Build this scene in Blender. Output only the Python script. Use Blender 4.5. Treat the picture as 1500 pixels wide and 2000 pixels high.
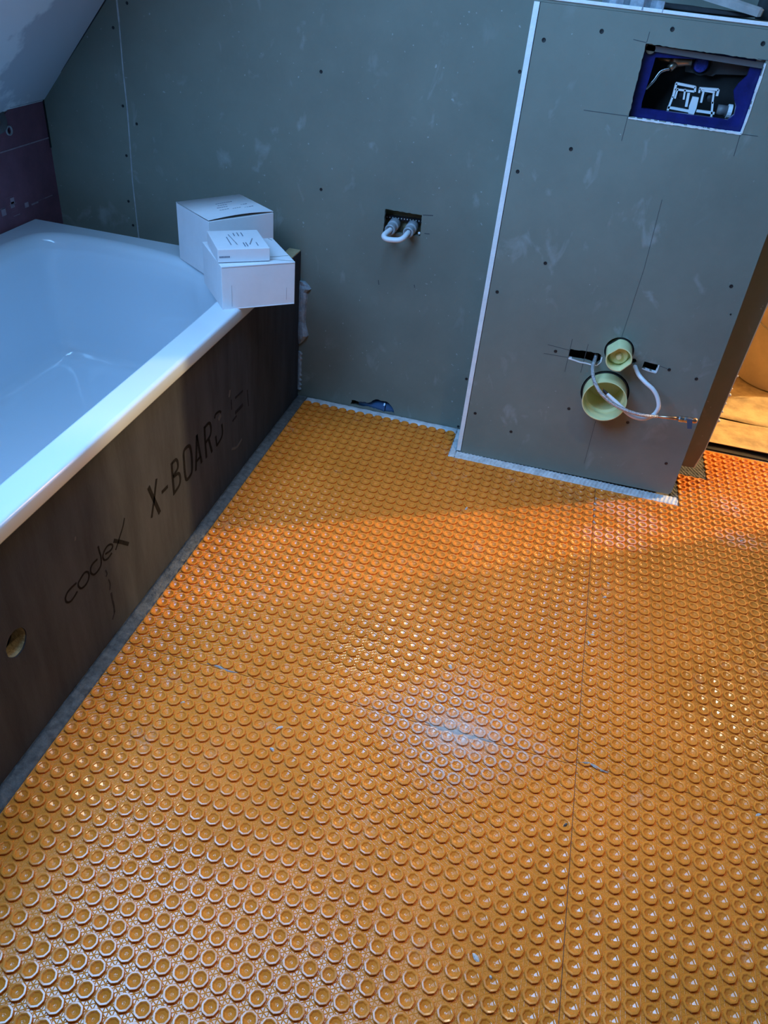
import bpy, bmesh, math, random
import numpy as np
from mathutils import Vector, Matrix, Euler

for o in list(bpy.data.objects): bpy.data.objects.remove(o)
S = bpy.context.scene
COL = S.collection
R = math.radians
random.seed(7); RS = np.random.RandomState(7)

# ------------------------------------------------------------------ camera
CAM_F = 1496.27
CAM_C = Vector((-0.2611, -0.9661, 1.2585))
CAM_M = Euler((R(52.7097), R(-5.0813), R(14.7310)), 'XYZ').to_matrix()
cd = bpy.data.cameras.new('camera'); cam = bpy.data.objects.new('camera', cd); COL.objects.link(cam)
cam.location = CAM_C; cam.rotation_euler = (R(52.7097), R(-5.0813), R(14.7310))
cd.sensor_fit = 'HORIZONTAL'; cd.sensor_width = 36.0; cd.lens = CAM_F / 1500 * 36.0
cd.clip_start = 0.02
S.camera = cam

# ------------------------------------------------------------------ light and exposure
S.view_settings.view_transform = 'Standard'; S.view_settings.look = 'None'
S.view_settings.gamma = 1.0; S.view_settings.use_curve_mapping = False
S.view_settings.exposure = 0.0
W = bpy.data.worlds.new('world'); S.world = W; W.use_nodes = True
W.node_tree.nodes['Background'].inputs[0].default_value = (0.45, 0.62, 1.0, 1)
W.node_tree.nodes['Background'].inputs[1].default_value = 0.0

def area(name, loc, target, sx, sy, color, power):
    l = bpy.data.lights.new(name, 'AREA'); l.shape = 'RECTANGLE'; l.size = sx; l.size_y = sy
    l.color = color; l.energy = power
    o = bpy.data.objects.new(name, l); COL.objects.link(o); o.location = loc
    d = (Vector(target) - Vector(loc)).normalized()
    o.rotation_euler = d.to_track_quat('-Z', 'Y').to_euler(); return o

# daylight coming in through the roof window of the sloping ceiling
SLX0, SLZ0, SLK = -1.79, 0.79, 1.14            # slope line z = SLZ0 + SLK*(x - SLX0)
sl_n = Vector((SLK, 0, -1)).normalized()
wx, wy = -1.12, -0.17
wc = Vector((wx, wy, SLZ0 + SLK * (wx - SLX0)))
DAY = area('roof_window_daylight', wc + sl_n * 0.0, wc + sl_n, 1.0, 0.62, (0.215, 0.515, 1.0), 32)
w2x, w2y = -0.60, 0.10
w2c = Vector((w2x, w2y, SLZ0 + SLK * (w2x - SLX0)))
DAY2 = area('rear_roof_window_daylight', w2c, w2c + sl_n, 1.0, 0.62, (0.215, 0.515, 1.0), 26)
# the lamp of the bathroom, and the bare bulb in the next room
def point(name, loc, color, power, r):
    l = bpy.data.lights.new(name, 'POINT'); l.color = color; l.energy = power; l.shadow_soft_size = r
    o = bpy.data.objects.new(name, l); COL.objects.link(o); o.location = loc; return o
def spot(name, loc, target, color, power, r, size, blend):
    l = bpy.data.lights.new(name, 'SPOT'); l.color = color; l.energy = power; l.shadow_soft_size = r; l.spot_size = R(size); l.spot_blend = blend
    o = bpy.data.objects.new(name, l); COL.objects.link(o); o.location = loc
    o.rotation_euler = (Vector(target) - Vector(loc)).to_track_quat('-Z', 'Y').to_euler(); return o
spot('ceiling_downlight', (0.22, -0.08, 2.36), (-0.36, 0.24, 0), (1.0, 0.82, 0.60), 70, 0.05, 50, 1.0)
point('hall_bulb', (3.10, 2.60, 2.38), (1.0, 0.74, 0.40), 620, 0.05)

# ------------------------------------------------------------------ helpers
def ray(u, v): return CAM_M @ Vector(((u - 750) / CAM_F, -(v - 1000) / CAM_F, -1.0))
def onY(u, v, y): d = ray(u, v); return CAM_C + d * ((y - CAM_C.y) / d.y)
def onX(u, v, x): d = ray(u, v); return CAM_C + d * ((x - CAM_C.x) / d.x)
def onZ(u, v, z): d = ray(u, v); return CAM_C + d * ((z - CAM_C.z) / d.z)

def lin(c):
    return tuple(((x / 12.92) if x <= 0.04045 else ((x + 0.055) / 1.055) ** 2.4) for x in c)

def mat(name, color, rough=0.6, metal=0.0, var=0.0, scale=8.0, bump=0.0, bscale=60.0, color2=None, thr=None, spec=0.5, coat=0.0, stretch=None):
    m = bpy.data.materials.new(name); m.use_nodes = True; nt = m.node_tree; b = nt.nodes['Principled BSDF']
    b.inputs['Roughness'].default_value = rough; b.inputs['Metallic'].default_value = metal
    b.inputs['Specular IOR Level'].default_value = spec
    b.inputs['Coat Weight'].default_value = coat
    b.inputs['Base Color'].default_value = (*color, 1)
    tc = nt.nodes.new('ShaderNodeTexCoord'); src = tc.outputs['Object']
    if stretch:
        mp = nt.nodes.new('ShaderNodeMapping'); mp.inputs['Scale'].default_value = stretch
        nt.links.new(src, mp.inputs[0]); src = mp.outputs[0]
    if var > 0 or color2:
        n = nt.nodes.new('ShaderNodeTexNoise'); n.inputs['Scale'].default_value = scale; n.inputs['Detail'].default_value = 6
        n.inputs['Roughness'].default_value = 0.65
        nt.links.new(src, n.inputs['Vector'])
        r = nt.nodes.new('ShaderNodeValToRGB')
        c2 = color2 if color2 else tuple(min(1, c * (1 + var)) for c in color)
        c1 = color if color2 else tuple(c * (1 - var) for c in color)
        r.color_ramp.elements[0].color = (*c1, 1); r.color_ramp.elements[1].color = (*c2, 1)
        a, z = thr if thr else (0.35, 0.65)
        r.color_ramp.elements[0].position = a; r.color_ramp.elements[1].position = z
        nt.links.new(n.outputs[0], r.inputs[0]); nt.links.new(r.outputs[0], b.inputs['Base Color'])
    if bump > 0:
        n2 = nt.nodes.new('ShaderNodeTexNoise'); n2.inputs['Scale'].default_value = bscale; n2.inputs['Detail'].default_value = 4
        nt.links.new(src, n2.inputs['Vector'])
        bp = nt.nodes.new('ShaderNodeBump'); bp.inputs['Strength'].default_value = bump; bp.inputs['Distance'].default_value = 0.004
        nt.links.new(n2.outputs[0], bp.inputs['Height']); nt.links.new(bp.outputs[0], b.inputs['Normal'])
    return m

def board_mat(name, base, smudge):
    """Moisture board: faint mottling plus scattered filler smears."""
    m = mat(name, base, rough=0.78, var=0.10, scale=3.0, bump=0.05, bscale=300)
    nt = m.node_tree; b = nt.nodes['Principled BSDF']
    old = b.inputs['Base Color'].links[0].from_socket
    tc = [n for n in nt.nodes if n.type == 'TEX_COORD'][0]
    mp = nt.nodes.new('ShaderNodeMapping'); mp.inputs['Scale'].default_value = (1.0, 1.0, 0.62); mp.inputs['Rotation'].default_value = (0, 0.35, 0)
    nt.links.new(tc.outputs['Object'], mp.inputs[0])
    n = nt.nodes.new('ShaderNodeTexNoise'); n.inputs['Scale'].default_value = 17; n.inputs['Detail'].default_value = 5; n.inputs['Roughness'].default_value = .55; n.inputs['Distortion'].default_value = 0.6
    nt.links.new(mp.outputs[0], n.inputs['Vector'])
    n3 = nt.nodes.new('ShaderNodeTexNoise'); n3.inputs['Scale'].default_value = 3.0; n3.inputs['Detail'].default_value = 2
    nt.links.new(tc.outputs['Object'], n3.inputs['Vector'])
    r = nt.nodes.new('ShaderNodeMapRange'); r.inputs['From Min'].default_value = 0.60; r.inputs['From Max'].default_value = 0.74
    r3 = nt.nodes.new('ShaderNodeMapRange'); r3.inputs['From Min'].default_value = 0.42; r3.inputs['From Max'].default_value = 0.58
    nt.links.new(n.outputs[0], r.inputs[0]); nt.links.new(n3.outputs[0], r3.inputs[0])
    mul = nt.nodes.new('ShaderNodeMath'); mul.operation = 'MULTIPLY'
    nt.links.new(r.outputs[0], mul.inputs[0]); nt.links.new(r3.outputs[0], mul.inputs[1])
    m3 = nt.nodes.new('ShaderNodeMath'); m3.operation = 'MULTIPLY'; m3.inputs[1].default_value = 0.42
    nt.links.new(mul.outputs[0], m3.inputs[0])
    # fine specks
    n4 = nt.nodes.new('ShaderNodeTexNoise'); n4.inputs['Scale'].default_value = 110; n4.inputs['Detail'].default_value = 1
    nt.links.new(tc.outputs['Object'], n4.inputs['Vector'])
    r4 = nt.nodes.new('ShaderNodeMapRange'); r4.inputs['From Min'].default_value = 0.76; r4.inputs['From Max'].default_value = 0.80; r4.inputs['To Max'].default_value = 0.6
    nt.links.new(n4.outputs[0], r4.inputs[0])
    mx = nt.nodes.new('ShaderNodeMath'); mx.operation = 'MAXIMUM'
    nt.links.new(m3.outputs[0], mx.inputs[0]); nt.links.new(r4.outputs[0], mx.inputs[1])
    mix = nt.nodes.new('ShaderNodeMix'); mix.data_type = 'RGBA'
    nt.links.new(mx.outputs[0], mix.inputs['Factor']); nt.links.new(old, mix.inputs['A']); mix.inputs['B'].default_value = (*smudge, 1)
    nt.links.new(mix.outputs['Result'], b.inputs['Base Color'])
    return m

def link(name, me, m=None, parent=None):
    o = bpy.data.objects.new(name, me); COL.objects.link(o)
    if m: me.materials.append(m)
    if parent: o.parent = parent
    return o
def obj(name, bm, m, parent=None, smooth=False, loc=None):
    me = bpy.data.meshes.new(name)
    bmesh.ops.recalc_face_normals(bm, faces=bm.faces)
    bm.to_mesh(me); bm.free()
    if smooth:
        for p in me.polygons: p.use_smooth = True
    me.name = name
    o = link(name, me, m, parent)
    if loc: o.location = loc
    return o
def smooth_angle(o, ang=35):
    me = o.data
    for p in me.polygons: p.use_smooth = True
    bm = bmesh.new(); bm.from_mesh(me)
    for e in bm.edges:
        if len(e.link_faces) == 2 and e.calc_face_angle(0) > R(ang): e.smooth = False
    bm.to_mesh(me); bm.free(); return o
def tag(o, label, cat, group=None):
    o['label'] = label; o['category'] = cat
    if group: o['group'] = group
    return o
def struct(o): o['kind'] = 'structure'; return o
def thing(name, loc, label, cat, group=None):
    o = bpy.data.objects.new(name, None); COL.objects.link(o); o.location = loc; o.empty_display_size = 0.05
    bpy.context.view_layer.update()
    return tag(o, label, cat, group)
def reparent(root, *objs):
    """objects were built in world coordinates; keep them where they are under the root empty"""
    for o in objs:
        o.parent = root
        o.matrix_parent_inverse = Matrix.Translation(root.location).inverted()
    return root

def add_box(bm, x0, x1, y0, y1, z0, z1, bev=0.0, M=None):
    r = bmesh.ops.create_cube(bm, size=1.0)
    vs = r['verts']
    for v in vs:
        v.co = Vector(((x0 + x1) / 2 + v.co.x * (x1 - x0), (y0 + y1) / 2 + v.co.y * (y1 - y0), (z0 + z1) / 2 + v.co.z * (z1 - z0)))
    if bev > 0:
        es = {e for v in vs for e in v.link_edges}
        r2 = bmesh.ops.bevel(bm, geom=list(es), offset=bev, segments=2, affect='EDGES', profile=0.5)
        vs = list({v for f in r2['faces'] for v in f.verts} | {v for v in vs if v.is_valid})
    if M is not None:
        for v in vs: v.co = M @ v.co
    return vs
def box(name, dims, m, parent=None, bev=0.0, M=None):
    bm = bmesh.new(); add_box(bm, *dims, bev=bev, M=M); return obj(name, bm, m, parent)

def add_bar(bm, a, b, w, d, up=Vector((0, 1, 0))):
    a = Vector(a); b = Vector(b); t = (b - a); L = t.length; t.normalize()
    s = t.cross(up)
    if s.length < 1e-4: s = t.cross(Vector((1, 0, 0)))
    s.normalize(); n = s.cross(t).normalized()
    M = Matrix((( *t, ), ( *s, ), ( *n, ))).transposed().to_4x4(); M.translation = (a + b) / 2
    add_box(bm, -L / 2, L / 2, -w / 2, w / 2, -d / 2, d / 2, M=M)

def catmull(pts, n=8, closed=False):
    pts = [Vector(p) for p in pts]; out = []
    N = len(pts); rng = range(N if closed else N - 1)
    for i in rng:
        if closed: p0, p1, p2, p3 = pts[i - 1], pts[i], pts[(i + 1) % N], pts[(i + 2) % N]
        else: p0, p1, p2, p3 = pts[max(i - 1, 0)], pts[i], pts[i + 1], pts[min(i + 2, N - 1)]
        for k in range(n):
            t = k / n
            out.append(0.5 * ((2 * p1) + (-p0 + p2) * t + (2 * p0 - 5 * p1 + 4 * p2 - p3) * t * t + (-p0 + 3 * p1 - 3 * p2 + p3) * t ** 3))
    if not closed: out.append(pts[-1])
    return out
def add_tube(bm, pts, r, segs=12, caps=True, rfun=None):
    pts = [Vector(p) for p in pts]; rings = []; n = None
    for i, p in enumerate(pts):
        t = (pts[min(i + 1, len(pts) - 1)] - pts[max(i - 1, 0)]).normalized()
        if n is None:
            n = t.orthogonal().normalized()
        else:
            n = (n - t * n.dot(t)).normalized()
        b = t.cross(n); rr = rfun(i, len(pts)) if rfun else r
        rings.append([bm.verts.new(p + (n * math.cos(2 * math.pi * k / segs) + b * math.sin(2 * math.pi * k / segs)) * rr) for k in range(segs)])
    for a, c in zip(rings, rings[1:]):
        for k in range(segs): bm.faces.new((a[k], a[(k + 1) % segs], c[(k + 1) % segs], c[k]))
    if caps:
        bm.faces.new(rings[0][::-1]); bm.faces.new(rings[-1])
    return rings
def add_lathe(bm, prof, origin, axis, segs=48, flat=None):
    """prof = [(r, h)]; revolved about axis from origin. flat(angle) -> radius factor"""
    axis = Vector(axis).normalized(); n = axis.orthogonal().normalized()
    if abs(axis.y) > .9: n = Vector((1, 0, 0))
    b = axis.cross(n); rings = []
    for (r, h) in prof:
        if r < 1e-6: rings.append([bm.verts.new(Vector(origin) + axis * h)]); continue
        ring = []
        for k in range(segs):
            a = 2 * math.pi * k / segs; f = flat(a) if flat else 1
            ring.append(bm.verts.new(Vector(origin) + axis * h + (n * math.cos(a) + b * math.sin(a)) * r * f))
        rings.append(ring)
    for A, B in zip(rings, rings[1:]):
        for k in range(segs):
            k2 = (k + 1) % segs
            if len(A) == 1 and len(B) == 1: continue
            if len(A) == 1: bm.faces.new((A[0], B[k2], B[k]))
            elif len(B) == 1: bm.faces.new((A[k], A[k2], B[0]))
            else: bm.faces.new((A[k], A[k2], B[k2], B[k]))

def plate(name, outer, holes, mapf, thick, m, parent=None):
    """flat plate with holes. outer/holes = lists of (u,v); mapf(u,v) -> Vector; thick = extrusion vector"""
    bm = bmesh.new(); edges = []
    for loop in [outer] + holes:
        vs = [bm.verts.new(mapf(*q)) for q in loop]
        for i in range(len(vs)): edges.append(bm.edges.new((vs[i], vs[(i + 1) % len(vs)])))
    bmesh.ops.triangle_fill(bm, edges=edges, use_beauty=True, use_dissolve=False)
    r = bmesh.ops.extrude_face_region(bm, geom=list(bm.faces))
    bmesh.ops.translate(bm, verts=[v for v in r['geom'] if isinstance(v, bmesh.types.BMVert)], vec=thick)
    return obj(name, bm, m, parent)

def circle(cx, cz, r, n=32, jit=0.0):
    return [(cx + math.cos(2 * math.pi * k / n) * r * (1 + RS.uniform(-jit, jit)), cz + math.sin(2 * math.pi * k / n) * r * (1 + RS.uniform(-jit, jit))) for k in range(n)]
def rough_poly(pts, step=0.006, amp=0.0012):
    out = []
    for i, a in enumerate(pts):
        b = pts[(i + 1) % len(pts)]; L = math.hypot(b[0] - a[0], b[1] - a[1]); n = max(1, int(L / step))
        for k in range(n):
            t = k / n; out.append((a[0] + (b[0] - a[0]) * t + (RS.uniform(-amp, amp) if k else 0), a[1] + (b[1] - a[1]) * t + (RS.uniform(-amp, amp) if k else 0)))
    return out

# ------------------------------------------------------------------ materials
M_board = board_mat('moisture_board', (0.200, 0.212, 0.174), (0.44, 0.47, 0.46))
M_core = mat('gypsum_core', (0.86, 0.86, 0.86), rough=0.9, var=0.06, scale=40, bump=0.3, bscale=200)
M_cut = mat('cut_gypsum', (0.80, 0.80, 0.80), rough=0.95, var=0.08, scale=60, bump=0.4, bscale=160)
M_seal = mat('joint_filler', (0.42, 0.44, 0.45), rough=0.9, var=0.2, scale=30)
M_concrete = mat('screed', (0.16, 0.15, 0.135), rough=0.9, var=0.25, scale=20, bump=0.4, bscale=90)
M_plaster = mat('patchy_plaster', (0.56, 0.57, 0.60), rough=0.85, color2=(0.88, 0.88, 0.88), scale=1.7, thr=(0.47, 0.51), bump=0.08, bscale=20)
M_paintw = mat('white_wall_paint', (0.62, 0.61, 0.60), rough=0.85, var=0.05, scale=4)
M_foam = mat('pink_insulation', (0.20, 0.082, 0.115), rough=0.7, var=0.16, scale=12, bump=0.1, bscale=120)
M_foam_print = mat('pale_print', (0.36, 0.26, 0.30), rough=0.8, var=0.2, scale=50)
M_xboard = mat('fleece_board', (0.054, 0.056, 0.064), rough=0.92, var=0.22, scale=5.0, bump=0.25, bscale=180, stretch=(1, 3.0, 0.5), spec=0.15)
M_ink = mat('black_ink', (0.010, 0.009, 0.009), rough=0.9, var=0.3, scale=120, spec=0.1)
M_scrape = mat('scraped_fleece', (0.095, 0.09, 0.085), rough=0.9, var=0.3, scale=60)
M_enamel = mat('white_enamel', (0.66, 0.75, 0.82), rough=0.12, spec=0.6, coat=0.5)
M_ortho = (0.80, 0.215, 0.014)
M_grout = mat('grey_thinset', (0.58, 0.59, 0.60), rough=0.9, var=0.22, scale=35, bump=0.5, bscale=140)
M_groutdark = mat('dark_thinset', (0.115, 0.115, 0.112), rough=0.92, var=0.35, scale=60, bump=0.8, bscale=160)
M_carton = mat('white_carton', (0.80, 0.78, 0.80), rough=0.55, var=0.03, scale=14)
M_cartonin = mat('carton_inside', (0.30, 0.27, 0.25), rough=0.9)
M_print = mat('carton_print', (0.16, 0.18, 0.24), rough=0.7)
M_crease = mat('carton_crease', (0.50, 0.50, 0.54), rough=0.7)
M_pvc = mat('pale_green_plastic', (0.80, 0.78, 0.40), rough=0.35, var=0.05, scale=20)
M_rubber_shade = mat('black_rubber_and_shade', (0.012, 0.012, 0.013), rough=0.6)  # real rubber, and also the black of painted gap shadows
M_wcable = mat('white_cable', (0.80, 0.80, 0.82), rough=0.35)
M_steel = mat('steel', (0.55, 0.55, 0.56), rough=0.25, metal=1.0, var=0.1, scale=60)
M_copper = mat('copper', (0.62, 0.42, 0.30), rough=0.3, metal=1.0, var=0.1, scale=50)
M_greycap = mat('grey_plastic', (0.36, 0.38, 0.40), rough=0.35)
M_blue = mat('dark_blue_plastic', (0.010, 0.014, 0.115), rough=0.28, var=0.3, scale=30)
M_bluecap = mat('blue_cap', (0.03, 0.06, 0.42), rough=0.35)
M_darkin = mat('dark_interior', (0.035, 0.034, 0.034), rough=0.85, var=0.2, scale=20)
M_greyin = mat('grey_tank_plastic', (0.13, 0.125, 0.13), rough=0.5)
M_whitep = mat('white_plastic', (0.78, 0.80, 0.82), rough=0.35)
M_brass = mat('dull_brass', (0.40, 0.34, 0.26), rough=0.35, metal=0.8, var=0.15, scale=60)
M_wood = mat('pale_wood', (0.55, 0.43, 0.25), rough=0.75, var=0.18, scale=14, stretch=(1, 1, 6))
M_tapeblk = mat('black_strip', (0.012, 0.012, 0.014), rough=0.45)
M_paper = mat('brown_floor_paper', (0.52, 0.37, 0.18), rough=0.85, var=0.30, scale=11, bump=0.9, bscale=26)
M_bucket = mat('beige_bucket', (0.62, 0.48, 0.30), rough=0.6, var=0.08, scale=12)
M_hall = mat('hall_wall_paint', (0.62, 0.50, 0.34), rough=0.85, var=0.06, scale=5)
M_chip = mat('mortar_chip', (0.52, 0.49, 0.46), rough=0.9, var=0.3, scale=200)
M_foamglue = mat('squeezed_adhesive', (0.34, 0.38, 0.42), rough=0.85, var=0.25, scale=60, bump=0.7, bscale=120)
M_plank = mat('weathered_wood', (0.33, 0.30, 0.28), rough=0.8, var=0.15, scale=30)
M_dark = mat('black_cloth', (0.02, 0.02, 0.022), rough=0.9, var=0.4, scale=30)
M_yellow = mat('yellow_plastic', (0.62, 0.50, 0.20), rough=0.5)
M_film = mat('grey_film', (0.25, 0.29, 0.33), rough=0.25, var=0.3, scale=40)
M_screw = mat('black_screw', (0.014, 0.014, 0.015), rough=0.5)
M_pencil = mat('pencil', (0.06, 0.065, 0.07), rough=0.7)
M_pipeblue = mat('blue_drain_pipe', (0.05, 0.13, 0.28), rough=0.18, spec=0.8)

# orange mat: plastic with dust clinging to it in one star shaped patch, a pink haze and stray dust
def orange():
    m = bpy.data.materials.new('orange_membrane'); m.use_nodes = True; nt = m.node_tree; b = nt.nodes['Principled BSDF']
    N = nt.nodes.new; L = nt.links.new
    geo = N('ShaderNodeNewGeometry'); sep = N('ShaderNodeSeparateXYZ'); L(geo.outputs['Position'], sep.inputs[0])
    def math_(op, a, c=None, cl=False):
        n = N('ShaderNodeMath'); n.operation = op; n.use_clamp = cl
        for i, v in enumerate((a, c)):
            if v is None: continue
            if isinstance(v, (int, float)): n.inputs[i].default_value = v
            else: L(v, n.inputs[i])
        return n.outputs[0]
    def mr(s, a, c, lo=0.0, hi=1.0):
        n = N('ShaderNodeMapRange'); n.inputs['From Min'].default_value = a; n.inputs['From Max'].default_value = c
        n.inputs['To Min'].default_value = lo; n.inputs['To Max'].default_value = hi; L(s, n.inputs[0]); return n.outputs[0]
    n1 = N('ShaderNodeTexNoise'); n1.inputs['Scale'].default_value = 5; n1.inputs['Detail'].default_value = 4; L(geo.outputs['Position'], n1.inputs['Vector'])
    nf = N('ShaderNodeTexNoise'); nf.inputs['Scale'].default_value = 160; nf.inputs['Detail'].default_value = 3; L(geo.outputs['Position'], nf.inputs['Vector'])
    base = N('ShaderNodeMix'); base.data_type = 'RGBA'; L(mr(n1.outputs[0], .35, .65), base.inputs['Factor'])
    base.inputs['A'].default_value = (0.72, 0.220, 0.024, 1); base.inputs['B'].default_value = (0.84, 0.258, 0.028, 1)
    cur = base.outputs['Result']
    def blob(cx, cy, rx, ry, p=1.0):
        dx = math_('ABSOLUTE', math_('DIVIDE', math_('SUBTRACT', sep.outputs[0], cx), rx))
        dy = math_('ABSOLUTE', math_('DIVIDE', math_('SUBTRACT', sep.outputs[1], cy), ry))
        if p == 1: s = math_('ADD', dx, dy)
        else: s = math_('SQRT', math_('ADD', math_('MULTIPLY', dx, dx), math_('MULTIPLY', dy, dy)))
        return math_('SUBTRACT', 1.0, s, True)
    def layer(cur, fac, col):
        mx = N('ShaderNodeMix'); mx.data_type = 'RGBA'; L(fac, mx.inputs['Factor']); L(cur, mx.inputs['A']); mx.inputs['B'].default_value = (*col, 1); return mx.outputs['Result']
    top = mr(sep.outputs[2], 0.0046, 0.0060)
    low = mr(sep.outputs[2], 0.0018, 0.0008)
    patch = math_('MULTIPLY', blob(-.255, .018, .24, .20), 2.4, True)
    core = math_('MULTIPLY', blob(-.25, .018, .10, .06, 2), 1.3, True)
    dust = math_('MULTIPLY', math_('MULTIPLY', patch, math_('MAXIMUM', top, core)), mr(nf.outputs[0], .36, .56, .15, .95))
    cur = layer(cur, math_('MULTIPLY', dust, 0.85), (0.62, 0.51, 0.46))
    pink = math_('MULTIPLY', math_('MAXIMUM', math_('MAXIMUM', blob(.055, .92, .09, .05, 2), blob(.11, .88, .08, .07, 2)), blob(.04, .775, .12, .05, 2)), 1.6, True)
    cur = layer(cur, math_('MULTIPLY', math_('MULTIPLY', pink, top), 0.55), (0.85, 0.50, 0.42))
    pk2 = math_('MULTIPLY', math_('MAXIMUM', blob(.375, 1.06, .06, .06, 2), blob(.38, .9, .08, .05, 2)), 1.5, True)
    cur = layer(cur, math_('MULTIPLY', math_('MULTIPLY', pk2, top), 0.5), (0.85, 0.50, 0.42))
    dark_blotch = math_('MULTIPLY', blob(-.10, .90, .16, .10, 2), mr(n1.outputs[0], .4, .6))  # darker brown blotch on the mat in front of the boxing
    cur = layer(cur, math_('MULTIPLY', dark_blotch, 0.5), (0.20, 0.10, 0.03))
    # light dusting anywhere
    n2 = N('ShaderNodeTexNoise'); n2.inputs['Scale'].default_value = 14; n2.inputs['Detail'].default_value = 6; L(geo.outputs['Position'], n2.inputs['Vector'])
    cur = layer(cur, math_('MULTIPLY', math_('MULTIPLY', mr(n2.outputs[0], .62, .74), mr(nf.outputs[0], .45, .6)), 0.30), (0.72, 0.55, 0.45))
    L(cur, b.inputs['Base Color'])
    L(mr(n1.outputs[0], .35, .65, .16, .26), b.inputs['Roughness'])
    b.inputs['Specular IOR Level'].default_value = 0.75
    b.inputs['Subsurface Weight'].default_value = 0.0
    # woven fleece net showing through the thin sheet between the studs
    def net(ax, ay, k):
        s = math_('ADD', math_('MULTIPLY', sep.outputs[0], ax * k), math_('MULTIPLY', sep.outputs[1], ay * k))
        return math_('ABSOLUTE', math_('SINE', s))
    h = math_('MAXIMUM', math_('MAXIMUM', mr(net(1, 0, math.pi / .0075), .0, .35, 1, 0), mr(net(.5, .866, math.pi / .0075), .0, .35, 1, 0)), mr(net(.5, -.866, math.pi / .0075), .0, .35, 1, 0))
    h = math_('ADD', math_('MULTIPLY', h, low), math_('MULTIPLY', nf.outputs[0], 0.14))
    bp = N('ShaderNodeBump'); bp.inputs['Strength'].default_value = 0.55; bp.inputs['Distance'].default_value = 0.0012
    L(h, bp.inputs['Height']); L(bp.outputs[0], b.inputs['Normal'])
    return m
M_orange = orange()

# ------------------------------------------------------------------ the room
YW, YB, XT, XL = 1.185, 1.045, -1.010, -1.80
XR, YF, ZC = 1.70, -2.00, 2.42
BOARD = 0.0125

fl = struct(box('floor', (XL - .3, 4.6, YF - .1, 3.7, -0.10, -0.0015), M_concrete))

def wxz(y): return lambda u, v: Vector((u, y, v))
# back wall: one skin of board with two cut-outs, a cavity, and the rear leaf
socket_hole = rough_poly([(-0.766, 0.640), (-0.661, 0.640), (-0.659, 0.583), (-0.767, 0.577)], amp=.0009)
drain_hole = rough_poly([(-0.825, .004), (-0.824, .023), (-0.786, .024), (-0.765, .026), (-.752, .038), (-.735, .045), (-.718, .043), (-.702, .042), (-.688, .030), (-.680, .018), (-.676, .004)], amp=.002)
slope_x_top = SLX0 + (ZC - SLZ0) / SLK
wall_outline = [(XL - .02, 0.0), (.230, 0.0), (.2301, .034), (.268, .036), (.279, .105), (.288, .60), (.290, 2.12), (1.10, 2.12), (1.10, 0.0), (XR, 0.0), (XR, ZC), (XL - .02, ZC)]
wb = struct(plate('wall_back', wall_outline, [socket_hole, drain_hole], wxz(YW), Vector((0, BOARD, 0)), M_board))
bm = bmesh.new()
add_box(bm, XL - .02, .275, 1.275, 1.37, 0, ZC); add_box(bm, .20, .278, YW + BOARD, 1.275, .11, ZC)
add_box(bm, 1.10, XR, YW + BOARD, 1.37, 0, ZC); add_box(bm, .278, 1.10, YW + BOARD, 1.37, 2.12, ZC)
struct(obj('wall_behind', bm, M_hall))
# pale cut edge of the board beside the doorway
pts = [(.268, .036), (.279, .105), (.288, .60), (.290, 2.12)]
bm = bmesh.new()
for a, b in zip(pts, pts[1:]): add_bar(bm, (a[0] + .0008, YW + .005, a[1]), (b[0] + .0008, YW + .005, b[1]), .0022, .0135)
for (zz, s) in ((.205, .010), (.235, .007), (.262, .006), (.29, .010), (.31, .005), (.35, .006)):
    add_lathe(bm, [(0, -s * .6), (s * .5, -s * .3), (s * .6, 0), (s * .4, s * .4), (0, s * .6)], (.281 + zz * .016, YW + .003, zz), (0.3, -1, .2), 7)
obj('board_edge', bm, M_core, wb)['label'] = 'pale cut edge of the wall board beside the doorway'
# vertical joint
bm = bmesh.new(); prev = None
jp = [(-1.533, 1.14), (-1.532, 1.0), (-1.535, .88), (-1.534, .79), (-1.537, .70), (-1.541, .60), (-1.540, .435), (-1.541, .0)]
for a, b in zip(jp, jp[1:]): add_bar(bm, (a[0], YW, a[1]), (b[0], YW, b[1]), .0042 + RS.uniform(-.0012, .0012), .0016)
add_bar(bm, (-1.533, YW, 1.14), (-1.535, YW, ZC - .1), .004, .0016)
obj('board_joint', bm, M_seal, wb)['label'] = 'pale vertical joint between two wall boards'

def screw(name, x, y, z, parent, r=.0042):
    bm = bmesh.new()
    add_lathe(bm, [(0, .0004), (r * .35, .0004), (r * .45, .0008), (r, .0011), (r * 1.15, .0004), (r * 1.15, -.0005)], (x, y, z), (0, -1, 0), 12)
    return obj(name, bm, M_screw, parent)
for q in [(627, 140), (627, 370), (267, 242), (240, 207), (247, 304), (251, 393), (260, 440), (248, 6), (221, 54), (1015, 140), (911, 740), (895, 833)]:
    p = onY(*q, YW); screw('screw', p.x, YW, p.z, wb, .0038 if q[0] > 500 else .0034)
# knife nicks and pencil ticks on the wall
def mark(parent, a, b, y, w=.0013, m=None, name='pencil_line'):
    pa, pb = onY(*a, y), onY(*b, y); bm = bmesh.new(); add_bar(bm, pa, pb, w, .0006); return obj(name, bm, m or M_pencil, parent)
for a, b in [((826, 420), (846, 421)), ((829, 456), (839, 457)), ((739, 547), (740, 556)), ((809, 556), (810, 562))]: mark(wb, a, b, YW, .0022)

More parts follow.
